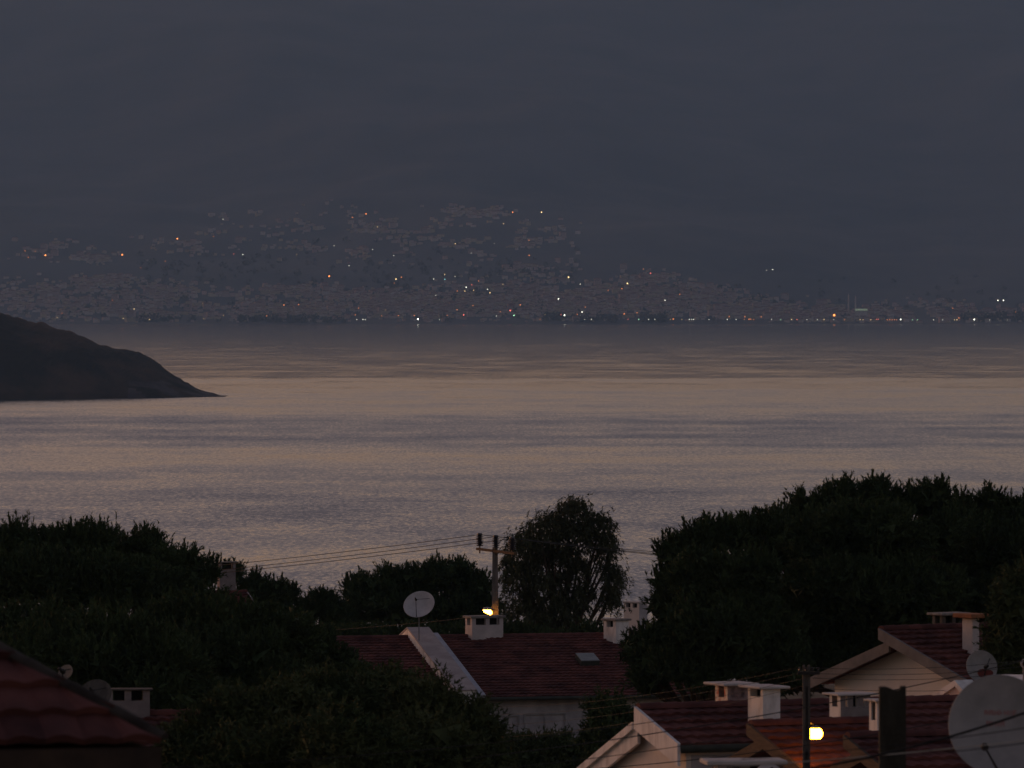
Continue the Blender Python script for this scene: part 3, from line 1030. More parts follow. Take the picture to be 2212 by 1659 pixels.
tree('eucalyptus_tree', 'tall drooping eucalyptus with sea showing through its crown, beside the power pole',
     [(1232, 1118, 50, 44), (1180, 1148, 58, 46), (1240, 1168, 60, 46), (1298, 1142, 34, 42), (1128, 1185, 42, 44), (1190, 1205, 52, 40, 1), (1312, 1195, 26, 32), (1118, 1250, 36, 56), (1180, 1268, 52, 46), (1250, 1232, 30, 28), (1325, 1245, 26, 32), (1262, 1285, 26, 30), (1322, 1288, 18, 30), (1130, 1330, 50, 44), (1215, 1330, 50, 40), (1170, 1370, 90, 40)],
     322, kind='gum', mat='gum', seed=14, dens=15, trunk_px=1205, scale=1.0, depth=.8, solid=.34)
tree('pine_tree', 'stepped pine on the water side of its group, its low boughs touching the tiled roof',
     [(1455, 1200, 32, 40), (1520, 1172, 52, 46), (1590, 1165, 62, 52), (1650, 1160, 50, 56), (1448, 1262, 36, 40), (1510, 1260, 76, 70, -2), (1600, 1260, 100, 80, -2), (1440, 1310, 26, 28), (1412, 1384, 30, 26), (1490, 1374, 66, 48, -2), (1560, 1360, 120, 80, -3), (1372, 1416, 24, 26), (1412, 1438, 64, 46), (1400, 1478, 46, 32), (1520, 1440, 130, 60, -2), (1650, 1420, 100, 90)],
     232, seed=15, dens=16, trunk_px=1540)
tree('pine_tree', 'tallest pine with bristling shoots, its crown over the house with the grey verge',
     [(1745, 1105, 55, 44), (1820, 1082, 55, 44), (1890, 1078, 56, 42), (1950, 1092, 50, 44), (2010, 1080, 48, 46), (1700, 1150, 60, 60), (1765, 1165, 60, 60, 2), (1690, 1200, 60, 60), (1790, 1170, 110, 80, -2), (1920, 1170, 110, 80, -2), (2030, 1150, 60, 70), (1820, 1280, 140, 90, -3), (1960, 1290, 120, 90, -3), (1740, 1330, 110, 90, -2), (1850, 1390, 120, 70, -2), (1960, 1352, 110, 62, 1), (1760, 1430, 100, 60, -2), (1700, 1470, 90, 50)],
     238, seed=16, dens=16, trunk_px=1850)
tree('pine_tree', 'flat topped pine behind the rusty capped chimney, merging with the tallest pine',
     [(2085, 1110, 42, 44), (2140, 1098, 44, 40), (2190, 1118, 42, 40), (2245, 1130, 50, 50), (2020, 1190, 70, 70, -1), (2040, 1230, 70, 60), (2110, 1190, 90, 80, -2), (2210, 1210, 90, 80, -2), (2080, 1290, 100, 80, -2), (2200, 1300, 80, 80), (2050, 1360, 80, 50), (2160, 1380, 80, 60)],
     244, seed=17, dens=16, trunk_px=2150)
tree('pine_tree', 'greener bushy tree just beside the rusty capped chimney, cut by the frame',
     [(2195, 1320, 55, 62), (2215, 1280, 40, 44), (2185, 1385, 52, 55), (2230, 1400, 60, 70), (2170, 1440, 40, 40), (2210, 1480, 60, 50)], 158, seed=18, dens=24, kind='bushy', mat='pine_green', scale=.85, trunk_px=2215)
tree('thicket', 'low dark thicket behind the whole ridge of the long roof, below the eucalyptus',
     [(1290, 1375, 60, 24), (760, 1385, 70, 34), (850, 1382, 90, 36), (950, 1384, 90, 36), (1030, 1384, 80, 36), (1100, 1372, 60, 30), (1200, 1390, 100, 30)], 318, seed=19, dens=12, solid=.8)

for k, (px, py, d) in enumerate(((2420, 1250, 236), (2650, 1300, 250), (2500, 1420, 200), (-260, 1330, 215), (-420, 1260, 250), (2900, 1330, 240))):
    tree('pine_tree', 'round pine standing just beyond the picture edge', [(px - 90, py, 100, 80), (px + 60, py + 10, 110, 85), (px, py - 50, 90, 60), (px, py + 90, 170, 90)], d, seed=40 + k, dens=9, group='pines beyond the picture edge')

# ------------------------------------------------------------------ house A: long tiled roof with a raised white party wall
hA, hr = gable_house('long_house', 'long house with dark red tiled roof, raised white parapet and skylight', 700, 1377, 280, 15, 13.4, 7.0, 5.0, 15.5, og=.3, ogr=.3, oe=.5, roof='tile', wall='stucco_grey', barge='verge', barge_h=.2)
t = math.tan(R(15.5))
x0 = to_local(hA, P(902, 1372, 281)).x
pw = MB()
thick = .82
for sgn, run in ((-1, 7.25), (1, 5.2)):
    pts = [Vector((x0 - thick / 2, 0, hr + .30)), Vector((x0 - thick / 2, sgn * run, hr - t * run + .30)), Vector((x0 - thick / 2, sgn * run, hr - t * run - (1.2 if sgn < 0 else .5))), Vector((x0 - thick / 2, 0, hr - .6))]
    pw.prism(pts if sgn > 0 else pts[::-1], None, (thick, 0, 0))
pa = pw.build('parapet', M['stucco'], hA)
cp = MB()
for sgn, run in ((-1, 7.3), (1, 5.2)):
    cp.beam((x0, 0, hr + .355), (x0, sgn * run, hr - t * run + .355), thick + .05, .05)
cp.build('coping', mottled('weathered_coping', (.34, .29, .28), (.48, .42, .40), 1.4, .9, .2, 12), pa)
fl = MB()
for sgn, run in ((-1, 7.2), (1, 5.0)):
    fl.beam((x0 + thick / 2 + .20, 0, hr + .13), (x0 + thick / 2 + .20, sgn * run, hr - t * run + .13), .36, .12)
fl.build('flashing', mottled('zinc_flashing', (.30, .31, .36), (.42, .43, .48), 2, .5, spec=.4), pa)
chimney_px(hA, 1046, 1329.5, 1372, 281.6, 15, 67, body_mat=M['stucco_mid'], cap_mat=M['concrete'], open_h=.26, nf=2, nl=1, cap_over=.08, cap_t=.09, rz=R(10), post=.16, label='wide chimney with two smoke slots on the ridge')
chimney_px(hA, 1331, 1336, 1390, 282.3, 26, 28, body_mat=M['stucco'], cap_mat=M['concrete'], open_h=.24, nf=1, nl=1, cap_over=.08, cap_t=.08, rz=R(28), post=.16, closed=True, label='narrow chimney with one square smoke slot')
ls = to_local(hA, P(1269, 1400, 279.3))
sky = MB()
Nn = Vector((0, -t, 1)).normalized()
Vv = Vector((0, -1, -t)).normalized()
c0 = Vector((ls.x, ls.y, hr + t * ls.y + .16))
q = [c0 + Vector((-.36, 0, 0)) - Vv * .45 - Nn * .2, c0 + Vector((.36, 0, 0)) - Vv * .45 - Nn * .2, c0 + Vector((.36, 0, 0)) + Vv * .45 - Nn * .2, c0 + Vector((-.36, 0, 0)) + Vv * .45 - Nn * .2]
sky.prism(q[::-1], None, Nn * .22)
so = sky.build('skylight', M['gutter'], hA)
MB().prism([p + Nn * .225 for p in q][::-1], None, Nn * .03).build('skylight_glass', mottled('pale_skylight_sheet', (.16, .18, .18), (.24, .26, .26), 3, .5, spec=.3), so)
yw = -(7.0 - .5)
ze = hr - t * 7.0
lw = to_local(hA, P(1105, 1540, 274)).x
for k, (wx, ww, hh, zz) in enumerate(((lw + .1, .9, 1.3, ze - 1.45), (lw + 1.6, 1.5, 2.0, ze - 1.75), (lw + 3.7, 1.1, 1.3, ze - 1.45))):
    window(hA, wx, yw, zz, ww, hh, 1)
rl = MB()
rl.box((lw + 1.4, yw - .95, ze - 1.95), (4.4, .05, .06)).box((lw + 1.4, yw - .95, ze - 2.75), (4.4, .05, .05))
for k in range(12):
    rl.box((lw - .8 + k * .4, yw - .95, ze - 2.37), (.035, .035, .78))
rl.build('balcony_rail', M['frame'], hA)
MB().box((lw + 1.4, yw - .5, ze - 2.9), (4.6, 1.0, .16)).build('balcony_slab', M['stucco_grey'], hA)

# ------------------------------------------------------------------ house B: tiled gable at the right
hB, hrB = gable_house('gabled_house', 'house with white gable under a deep grey verge, before the right hand pines', 1901, 1357, 170, 35, 6.5, 3.75, 3.1, 18, og=.75, ogr=.3, oe=.4, roof='tile_dark', wall='stucco_clean', barge='verge_dark', barge_h=.26, bdx=.32, bdz=.3)
chimney_px(hB, 2097, 1325, 1390, 169.5, 20, 15, body_mat=M['stucco_mid'], open_h=.02, nf=1, nl=1, closed=True, cap_over=.16, cap_t=.10, cap_mat=mottled('rusty_cap', (.22, .09, .045), (.32, .14, .07), 4), label='slim white chimney with a rusty brown cap')
chimney_px(hB, 2050, 1323, 1362, 174.5, 20, 52, body_mat=M['concrete_dark'], open_h=.2, nf=2, nl=1, cap_over=.1, cap_t=.06, cap_mat=M['concrete'], label='wide weathered dark chimney')

# ------------------------------------------------------------------ house C: white raked gable, long ridge
hC, hrC = gable_house('terrace_house', 'terrace house with a thick white raked gable and long red roof with dark gutter', 1376, 1526, 130, 25, 7.0, 1.72, 3.2, 18, og=.2, ogr=.3, oe=.16, roof='tile', wall='stucco_warm', barge='stucco', barge_h=.40, bdx=.07, bdz=.26, pitch_b=22)
tC = math.tan(R(18))
for sgn, run in ((1, 3.2),):   # upper white band over the far rake
    MB().prism([Vector((-.06, 0.1, hrC - .28)), Vector((-.06, .1, hrC - .42)), Vector((-.06, run, hrC - math.tan(R(22)) * run - .42)), Vector((-.06, run, hrC - math.tan(R(22)) * run - .28))][::-1], None, (.07, 0, 0)).build('verge_band', M['stucco'], hC)
MB().box((3.6, -(1.72 - .16) - .006, (hrC - tC * 1.72) / 2), (6.6, .012, hrC - tC * 1.72 - .45)).build('side_wall', M['stucco_grey'], hC)
MB().tube([(1.75, -1.82, hrC - tC * 1.72 - .16), (1.75, -1.70, hrC - tC * 1.72 - .5), (1.75, -1.70, .3)], .05, 8).build('downpipe', M['gutter'], hC, True)
MB().tube([(1.95, -1.82, hrC - tC * 1.72 - .16), (1.95, -1.70, hrC - tC * 1.72 - .5), (1.95, -1.70, .3)], .035, 8).build('downpipe', M['gutter'], hC, True)
chimney_px(hC, 1580, 1474, 1516, 131.6, 25, 44, body_mat=M['speckled'], side_mat=M['speckled_shaded'], open_h=.22, nf=3, nl=1, cap_over=.16, cap_t=.045, post=.14, label='flaking red speckled chimney under a broad thin white slab')
chimney_px(hC, 1650.5, 1480.5, 1558, 129.2, 30, 38, body_mat=M['stucco'], open_h=.15, nf=1, nl=1, closed=True, cap_over=.13, cap_t=.045, post=.09, label='tall clean white chimney with one square smoke slot')
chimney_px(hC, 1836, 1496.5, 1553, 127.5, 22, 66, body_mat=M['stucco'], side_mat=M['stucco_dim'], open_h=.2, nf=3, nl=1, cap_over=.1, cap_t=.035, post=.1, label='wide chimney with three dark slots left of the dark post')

# ------------------------------------------------------------------ houses D, E: lower roofs with brown timber rakes
hD, hrD = gable_house('low_gabled_house', 'low tiled house with brown timber rakes, lit orange by the street lamp', 1619, 1562, 121, 25, 2.6, 2.45, 2.0, 18, og=.9, ogr=.1, oe=.5, roof='tile', wall='stucco_grey', barge='wood', barge_h=.2, gutter=False, bdx=.30, bdz=.24)
hE, hrE = gable_house('low_gabled_house', 'low tiled house with brown timber rakes, between the street lamp and the dark post', 1828, 1588, 116, 25, 3.4, 2.6, 1.0, 18, og=.9, ogr=.1, oe=.5, roof='tile', wall='stucco_grey', barge='wood', barge_h=.2, gutter=False, bdx=.30, bdz=.24)
chimney_px(hE, 1893, 1510, 1588, 117.0, 16, 14, body_mat=M['stucco'], open_h=.3, nf=1, nl=1, closed=True, cap_over=.07, cap_t=.035, post=.07, label='narrow white chimney half hidden by the dark post')
# small pink gable parapet beyond the dish
gp = P(2066, 1469, 133)
r_ = empty('white_gable_wall', (gp.x, gp.y, ground_z(gp.x, gp.y) - .3), 'small pinkish white gable peak rising beside the big satellite dish', 'gable wall', R(32))
zz = gp.z - r_.location.z
MB().prism([Vector((0, -.52, 0)), Vector((0, 2.6, 0)), Vector((0, 2.6, zz - 1.15)), Vector((0, 0, zz - .02)), Vector((0, -.52, zz - .34))], None, (.3, 0, 0)).build('wall', mottled('pink_stucco', (.62, .48, .42), (.74, .58, .52), 1, .9), r_)
MB().prism([Vector((-.05, 0, zz)), Vector((-.05, 0, zz - .12)), Vector((-.05, 2.65, zz - 1.29)), Vector((-.05, 2.65, zz - 1.17))][::-1], None, (.4, 0, 0)).build('coping', M['stucco'], r_)
MB().prism([Vector((-.05, 0, zz)), Vector((-.05, 0, zz - .1)), Vector((-.05, -.6, zz - .48)), Vector((-.05, -.6, zz - .38))], None, (.4, 0, 0)).build('coping', M['stucco'], r_)

# ------------------------------------------------------------------ house K: only its chimney slab reaches into the picture
hK, hrK = gable_house('flat_capped_house', 'house mostly below the view, its wide pale chimney slab at the bottom edge', 1560, 1700, 100, 8, 4.0, 2.5, 2.5, 18, roof='tile', wall='stucco', barge='wood')
chimney_px(hK, 1606, 1640, 1700, 99.0, 10, 120, body_mat=M['stucco_grey'], open_h=.16, nf=2, nl=1, cap_over=.17, cap_t=.065, post=.12, extra=.5)
kd = P(1668, 1652, 98.4)

# ------------------------------------------------------------------ near house N: hip roof at lower left, turned so its right hip is the outline
def near_roof():
    d0, rz = 47.0, R(14)
    corner = P(345, 1603, d0)
    zg = ground_z(corner.x, corner.y) - .4
    root = empty('hip_roofed_house', (corner.x, corner.y, zg), 'nearest house, blurred red hip roof of big tiles and dark eaves', 'house', rz)
    ze_ = corner.z - zg
    W, run, pit = 9.0, 3.6, 31
    t_ = math.tan(R(pit))
    m = MB()
    Lv = run / math.cos(R(pit))
    Vv_, Nn_ = Vector((0, -1, -t_)).normalized(), Vector((0, -t_, 1)).normalized()
    zr = ze_ + run * t_
    c_ = math.cos(R(pit))
    # front slope: top edge at y=run, eave at y=0, x from -W..0, hips at both ends
    tile_patch(m, (-W, run, zr), (1, 0, 0), Vv_, Nn_, W, Lv, lo=lambda v: max(0, run - v * c_), hi=lambda v: W - max(0, run - v * c_))
    tile_patch(m, (0, run * 2, zr), (-1, 0, 0), Vector((0, 1, -t_)).normalized(), Vector((0, t_, 1)).normalized(), W, Lv, lo=lambda v: max(0, run - v * c_), hi=lambda v: W - max(0, run - v * c_)) if False else None
    m.add([(-W, 2 * run, ze_), (0, 2 * run, ze_), (-run, run, zr - .02), (-W + run, run, zr - .02)], [(0, 1, 2, 3)])
    m.add([(0, 0, ze_), (0, 2 * run, ze_), (-run, run, zr - .02)], [(0, 1, 2)])
    m.add([(-W, 0, ze_), (-W, 2 * run, ze_), (-W + run, run, zr - .02)], [(2, 1, 0)])
    rf = m.build('roof', M['tile'], root)
    hc = MB()
    ridge_caps(hc, (0.03, -.02, ze_ + .04), (-run, run, zr + .05), .055, .38)
    ridge_caps(hc, (-run, run, zr + .05), (-W + run, run, zr + .05), .12, .38)
    hc.build('hip_tiles', mottled('mortared_hip_tiles', (.022, .018, .015), (.07, .06, .052), 3, .9), rf)
    MB().box((-W / 2, -.03, ze_ - .13), (W, .05, .2)).build('fascia', M['wood_dark'], root)
    MB().box((-W / 2, run, ze_ - .06), (W - .1, 2 * run - .1, .05)).build('soffit', M['wood_dark'], root)
    MB().box((-W / 2, run, (ze_ - .1) / 2), (W - 1.2, 2 * run - 1.2, ze_ - .1)).build('wall', M['wood_dark'], root)
    lx = to_local(root, P(4, 1650, 47.6))
    window(root, lx.x - .35, .6 - .02, ze_ - .62, .7, .7, 0)
    return root


near_roof()

# ------------------------------------------------------------------ house R: low roof and chimney seen past the near hip
hR, hrR = gable_house('low_tiled_house', 'low red roof with a wide two slot chimney, just past the near hip roof', 170, 1540, 140, 4, 4.2, 3.0, 3.0, 17, roof='tile_dark', wall='stucco_grey', barge='wood')
chimney_px(hR, 276, 1487, 1541, 140.0, 8, 94, body_mat=M['stucco_dim'], cap_mat=M['concrete_dark'], open_h=.2, nf=2, nl=1, cap_over=.06, cap_t=.03, post=.13)

# ------------------------------------------------------------------ house J (chimney among the left trees) and house M (white chimney by the water)
hJ, hrJ = gable_house('hidden_house', 'house hidden in the left trees, only its grey chimney and verge showing', 440, 1278, 325, 22, 2.0, 3.2, 3.2, 24, roof='tile_dark', wall='stucco_grey', barge='verge', barge_h=.3)
chimney_px(hJ, 489, 1213, 1262, 325.5, 6, 34, body_mat=M['stucco_dim'], cap_mat=M['concrete'], open_h=.3, nf=1, nl=1, cap_over=.06, cap_t=.05, post=.12)
hM, hrM = gable_house('waterside_house', 'waterside house hidden by pines, only its pale pink chimney showing', 1330, 1352, 360, 20, 5.0, 3.5, 3.5, 17, roof='tile_dark', wall='stucco', barge='wood')
chimney_px(hM, 1373, 1299, 1348, 360.0, 33, 18, body_mat=M['stucco_warm'], side_mat=M['stucco_grey'], open_h=.22, nf=1, nl=2, closed=True, cap_over=.04, cap_t=.08, rz=R(30), post=.14)  # grey on the near face is painted shade

# ------------------------------------------------------------------ power poles
pb = P(1069.5, 1400, 300)
zg = ground_z(pb.x, 300) - .5
pole = empty('power_pole', (pb.x, 300, zg), 'tall concrete power pole with three insulators and a lit lamp, beside the eucalyptus', 'power pole')
zt = P(1069, 1184, 300).z - zg
MB().prism([Vector((-.17, -.13, 0)), Vector((.17, -.13, 0)), Vector((.17, .13, 0)), Vector((-.17, .13, 0))], None, (0, 0, zt * .5)).build('shaft', M['pole'], pole)
sh = MB()
q0 = [(-.165, -.125), (.165, -.125), (.165, .125), (-.165, .125)]
q1 = [(-.11, -.10), (.11, -.10), (.11, .10), (-.11, .10)]
sh.add([(x, y, zt * .5) for x, y in q0] + [(x, y, zt) for x, y in q1], [(3, 2, 1, 0), (4, 5, 6, 7), (0, 1, 5, 4), (1, 2, 6, 5), (2, 3, 7, 6), (3, 0, 4, 7)])
sh.build('shaft', M['pole'], pole)
aL, aR = P(1031, 1183, 301.0) - pole.location, P(1113, 1193, 298.6) - pole.location
MB().beam(aL, aR, .12, .10).build('crossarm', mottled('rusty_crossarm', (.10, .065, .04), (.16, .11, .07), 5, .85), pole)
INS = []
for fpos, ptop in ((.065, 1155), (.49, 1158), (.92, 1166)):
    b = aL.lerp(aR, fpos)
    m = MB()
    prof = [(.03, -.22), (.03, .08)]
    for k in range(6):
        z0 = .08 + k * .075
        rr = .165 if k != 4 else .18
        prof += [(.07, z0), (rr, z0 + .012), (rr * .93, z0 + .035), (.08, z0 + .055)]
    prof += [(.12, .54), (.10, .60), (.03, .62)]
    m.lathe(prof, b, 14)
    m.build('insulator', M['porcelain'], pole)
    INS.append(pole.location + b + Vector((0, 0, .55)))
lc = P(1053.5, 1321, 299.4) - pole.location
arm = MB().tube([(-.1, 0, lc.z + .02), lc + Vector((.16, .2, .05)), lc + Vector((.05, 0, .06))], .03, 6).build('lamp_arm', M['metal'], pole)


def bulb(c, rx, ry, rz, tilt):
    m = MB()
    vs, fs = [], []
    nu, nv = 16, 9
    for j in range(nv):
        a = math.pi * (j + .02) / (nv - .96)
        for i in range(nu):
            w = 2 * math.pi * i / nu
            p = Vector((math.sin(a) * math.cos(w) * rx, math.sin(a) * math.sin(w) * ry, math.cos(a) * rz))
            if p.z < -rz * .7:
                p.z = -rz * .7
            ct, stt = math.cos(tilt), math.sin(tilt)
            vs.append(Vector((p.x * ct - p.z * stt, p.y, p.x * stt + p.z * ct)) + c)
    for j in range(nv - 1):
        for i in range(nu):
            i2 = (i + 1) % nu
            fs.append((j * nu + i, (j + 1) * nu + i, (j + 1) * nu + i2, j * nu + i2))
    fs.append(tuple(range(nu)))
    fs.append(tuple((nv - 1) * nu + i for i in range(nu - 1, -1, -1)))
    m.add(vs, fs)
    return m


lh = MB().lathe([(.05, .12), (.17, .10), (.20, .02), (.19, .015)], lc + Vector((0, .05, .06)), 16).build('lamp_head', M['metal'], pole)
bulb(lc, .20, .15, .12, R(-26)).build('bulb', M['bulb_far'], lh, True)

# pole E by the near lamp
d_ = 118.3
pb = P(1742, 1500, d_)
zg = ground_z(pb.x, d_) - .5
poleE = empty('concrete_pole', (pb.x, d_, zg), 'slim ribbed concrete pole carrying the bright orange street lamp', 'power pole')
zt = P(1742, 1437, d_).z - zg
s_ = d_ / F
po_mat = mottled('mossy_dark_concrete', (.028, .026, .020), (.055, .05, .04), 2.5, .95, .3, 18, stretch=(3, 3, .6))
m = MB()
for sx in (-1, 1):
    m.box((sx * 5.5 * s_, 0, zt / 2), (5 * s_, .16, zt), 0, .006)
m.box((0, 0, zt / 2 - .05), (6.2 * s_, .05, zt - .1))
for k in range(7):
    m.box((0, 0, zt - .25 - k * 1.05), (6.1 * s_, .14, .18))
m.build('shaft', M['concrete_dark'], poleE)
ca = MB().box((.03, -.12, zt - .12), (.36, .05, .05)).build('crossarm', M['dark_metal'], poleE)
for dx in (-.11, -.01, .09, .18):
    MB().lathe([(.01, 0), (.02, .01), (.016, .03), (.022, .045), (.01, .06)], (dx, -.12, zt - .085), 10).build('insulator', M['porcelain'], poleE)
lcE = P(1761, 1585, d_ + .45) - poleE.location
MB().tube([(.02, .06, lcE.z + .10), (.06, .3, lcE.z + .20), lcE + Vector((0, 0, .12))], .009, 8).build('lamp_arm', M['dark_metal'], poleE)
lh = MB().lathe([(.02, .135), (.05, .125), (.078, .098), (.08, .09), (.02, .10)], lcE, 18).build('lamp_head', M['metal'], poleE)
bulb(lcE, .122, .122, .115, 0).build('bulb', M['bulb'], lh, True)

# dark notched post near the dish
d_ = 72.0
pf = P(1927.5, 1484, d_)
zg = ground_z(pf.x, d_) - .4
po = empty('notched_post', (pf.x, d_, zg), 'thick dark concrete post with a notched top, left of the big satellite dish', 'post')
s_ = d_ / F
ztp = pf.z - zg
top = [(-28.5, -1), (-24, 1), (-14, .5), (-6, -2), (2, -6), (10, -7), (16, -4.5), (18.5, 2), (22, 1.5), (28.5, 2)]
poly = [Vector((-28.5 * s_, -.1, 0)), Vector((28.5 * s_, -.1, 0))] + [Vector((x * s_, -.1, ztp + z * s_)) for x, z in top[::-1]]
MB().prism(poly, None, (0, .2, 0)).build('shaft', po_mat, po)
MB().box((15 * s_, -.11, ztp / 2 - .3), (6 * s_, .03, ztp - .9)).build('rib', po_mat, po)

# ------------------------------------------------------------------ satellite dishes
def satellite_dish(label, c, rad, n, base_z, mat, feed=None, lettering=None, emblem=None, mast_r=.03, depth=.22, arm_from=None):
    """c: world centre of the reflector; n: where it points; base_z: where its mast stands."""
    c, n = Vector(c), Vector(n).normalized()
    root = empty('satellite_dish', (c.x, c.y + .15, base_z), label, 'satellite dish')
    o0 = root.location
    x_ = Vector((0, 0, 1)).cross(n).normalized()
    y_ = n.cross(x_)

    def at(u, v, off=0.0):
        r2 = (u * u + v * v) / rad ** 2
        return c - o0 + x_ * u + y_ * v + n * (rad * depth * (r2 - 1) + off)
    m = MB()
    rings, seg = 10, 48
    for side, off in ((0, 0.0), (1, -.012)):
        vs, fs = [at(0, 0, off)], []
        for k in range(1, rings + 1):
            for j in range(seg):
                w = 2 * math.pi * j / seg
                vs.append(at(rad * k / rings * math.cos(w), rad * k / rings * math.sin(w), off))
        for j in range(seg):
            fs.append((0, 1 + j, 1 + (j + 1) % seg))
        for k in range(rings - 1):
            for j in range(seg):
                a, b = 1 + k * seg + j, 1 + k * seg + (j + 1) % seg
                fs.append((a, a + seg, b + seg, b))
        m.add(vs, fs if side == 0 else [f[::-1] for f in fs])
    rf = m.build('reflector', mat, root, True)
    rim = MB()
    rim.tube([at(rad * math.cos(2 * math.pi * j / 64), rad * math.sin(2 * math.pi * j / 64), -.006) for j in range(65)], .009, 6)
    rim.build('rim', mat, rf, True)
    fd = Vector(feed) - o0 if feed is not None else c - o0 + n * rad * .75 - y_ * rad * .15
    bot = Vector(arm_from) - o0 if arm_from is not None else at(0, -rad * .96)
    MB().tube([bot, bot.lerp(fd, .5), fd], [.016, .013, .011], 6).build('feed_arm', M['dark_metal'], root)
    if feed is None:
        MB().tube([at(rad * .6, rad * .5), fd], .009, 5).build('feed_arm', M['dark_metal'], root)
    q = n.to_track_quat('Z', 'Y').to_matrix()
    MB().lathe([(.022, -.10), (.026, -.03), (.042, 0), (.042, .05), (.03, .06)], fd, 12, mtx=q @ Matrix.Rotation(math.pi, 3, 'X')).build('feed_horn', M['dark_metal'], root, True)
    bk = at(0, 0, -.02)
    MB().tube([bk, (0, 0, max(.1, bk.z - .05)), (0, 0, 0)], mast_r, 8).build('mast', M['metal'], root)
    if lettering:
        rr = random.Random(5)
        for (v, u0, u1, h_, gap) in lettering:
            lm = MB()
            u, hh = u0 * rad, h_ * rad

            def bar(ua, ub, va, vb):
                n_ = max(1, int((ub - ua) / .03))
                for i in range(n_):
                    p, q_ = ua + (ub - ua) * i / n_, ua + (ub - ua) * (i + 1) / n_
                    lm.add([at(p, va, .003), at(q_, va, .003), at(q_, vb, .003), at(p, vb, .003)], [(0, 1, 2, 3)])
            while u < u1 * rad:
                w_ = rr.uniform(.5, .9) * hh
                for (a_, b_, e, g) in ((0, 0, .26, 1), (.72, 0, .28, 1), (.2, .76, .6, .24), (.2, .36, .6, .2)):
                    if rr.random() < .3 and a_ > 0:
                        continue
                    bar(u + a_ * w_, u + (a_ + e) * w_, v * rad + b_ * hh, v * rad + (b_ + g) * hh)
                u += w_ + gap * rad
            lm.build('lettering', M['red_paint'], rf)
    if emblem:
        em = MB()
        u0, v0, a, b_ = (k * rad for k in emblem)
        ring = []
        for j in range(22):
            w = 2 * math.pi * j / 22
            k = 1 + .06 * math.sin(3 * w + 1)
            ring.append((u0 + a * math.cos(w) * k, v0 + b_ * math.sin(w) * k))
        em.add([at(u0, v0, .004)] + [at(u, v, .004) for u, v in ring], [(0, 1 + j, 1 + (j + 1) % 22) for j in range(22)])
        em.build('red_emblem', M['red_dark'], rf)
    return root


c = P(905, 1305, 279)
satellite_dish('grey satellite dish tilted skyward above the white parapet of the long roof', c, 34 * 279 / F, (-.22, -.77, .60), c.z - 1.4, M['dish'], mast_r=.03)
dB = 76.0
c = P(2157, 1565, dB)
big = satellite_dish('largest satellite dish, pale with faded red lettering, cut by the frame at lower right', c, 107 * dB / F, (-.12, -.97, .16), c.z - 1.15, M['dish_dark'],
                     feed=P(2127, 1613, dB - .45), arm_from=P(2160, 1672, dB - .10), lettering=[(.21, -.30, .28, .10, .02), (-.02, -.26, .12, .11, .02)])
c = P(2121, 1440, 150)
satellite_dish('small dark dish with a worn red patch behind the largest dish', c, 35 * 150 / F, (.28, -.90, .22), c.z - 1.2, M['dish_dark'], emblem=(.22, -.40, .50, .30))
c = P(141, 1452, 118)
satellite_dish('small cream dish peeking over the near hip roof', c, 17 * 118 / F, (-.45, -.75, .45), c.z - .9, M['dish_cream'])
c = P(205, 1500, 122)
satellite_dish('grey dish half hidden behind the near hip roof, next to the low chimney', c, 36 * 122 / F, (-.2, -.8, .5), c.z - 1.1, M['concrete_dark'])
c = P(1662, 1676, 97.5)
satellite_dish('pale dish whose top just rises at the bottom edge beside the wide slab', c, 30 * 97.5 / F, (.1, -.8, .55), c.z - .9, M['dish'])

# terrace under the big dish (below the view), white ledge behind it
tc_ = P(2170, 1700, 75)
zg = ground_z(tc_.x, 75) - .4
tb = empty('flat_roofed_house', (tc_.x, 75.5, zg), 'flat roofed house under the largest dish, below the view', 'house')
MB().box((0, 1.0, (c.z - zg) / 2 * 0 + (P(0, 1565, dB).z - 1.15 - zg) / 2), (3.2, 5, P(0, 1565, dB).z - 1.15 - zg)).build('wall', M['stucco'], tb)
lg = P(2235, 1462, 128)
zg = ground_z(lg.x, 128) - .4
lw_ = empty('ledge_house', (lg.x, 128, zg), 'house cut by the frame, a thin pale roof edge behind the largest dish', 'house')
MB().box((.1, 0, lg.z - zg - .03), (1.25, 1.6, .06), 0, .01).build('roof', M['stucco'], lw_)
MB().box((.15, .05, (lg.z - zg - .07) / 2), (1.0, 1.4, lg.z - zg - .07)).build('wall', M['stucco_grey'], lw_)
c = P(2214, 1433, 126)
satellite_dish('bluish white dish edge just entering at the right frame edge', c, 9 * 126 / F, (-.2, -.95, .2), lg.z, M['dish'])

# ------------------------------------------------------------------ cables
def cable(label, a, b, sag, r_=.012, mat='cable', n=28, group=None):
    a, b = Vector(a), Vector(b)
    pts = []
    for i in range(n + 1):
        k = i / n
        p = a.lerp(b, k)
        p.z -= sag * 4 * k * (1 - k)
        pts.append(p)
    m = MB().tube([p - a for p in pts], r_, 6)
    o = m.build('power_cable', M[mat], None, True)
    o.location = a
    tag(o, label, 'cable', group)
    return o


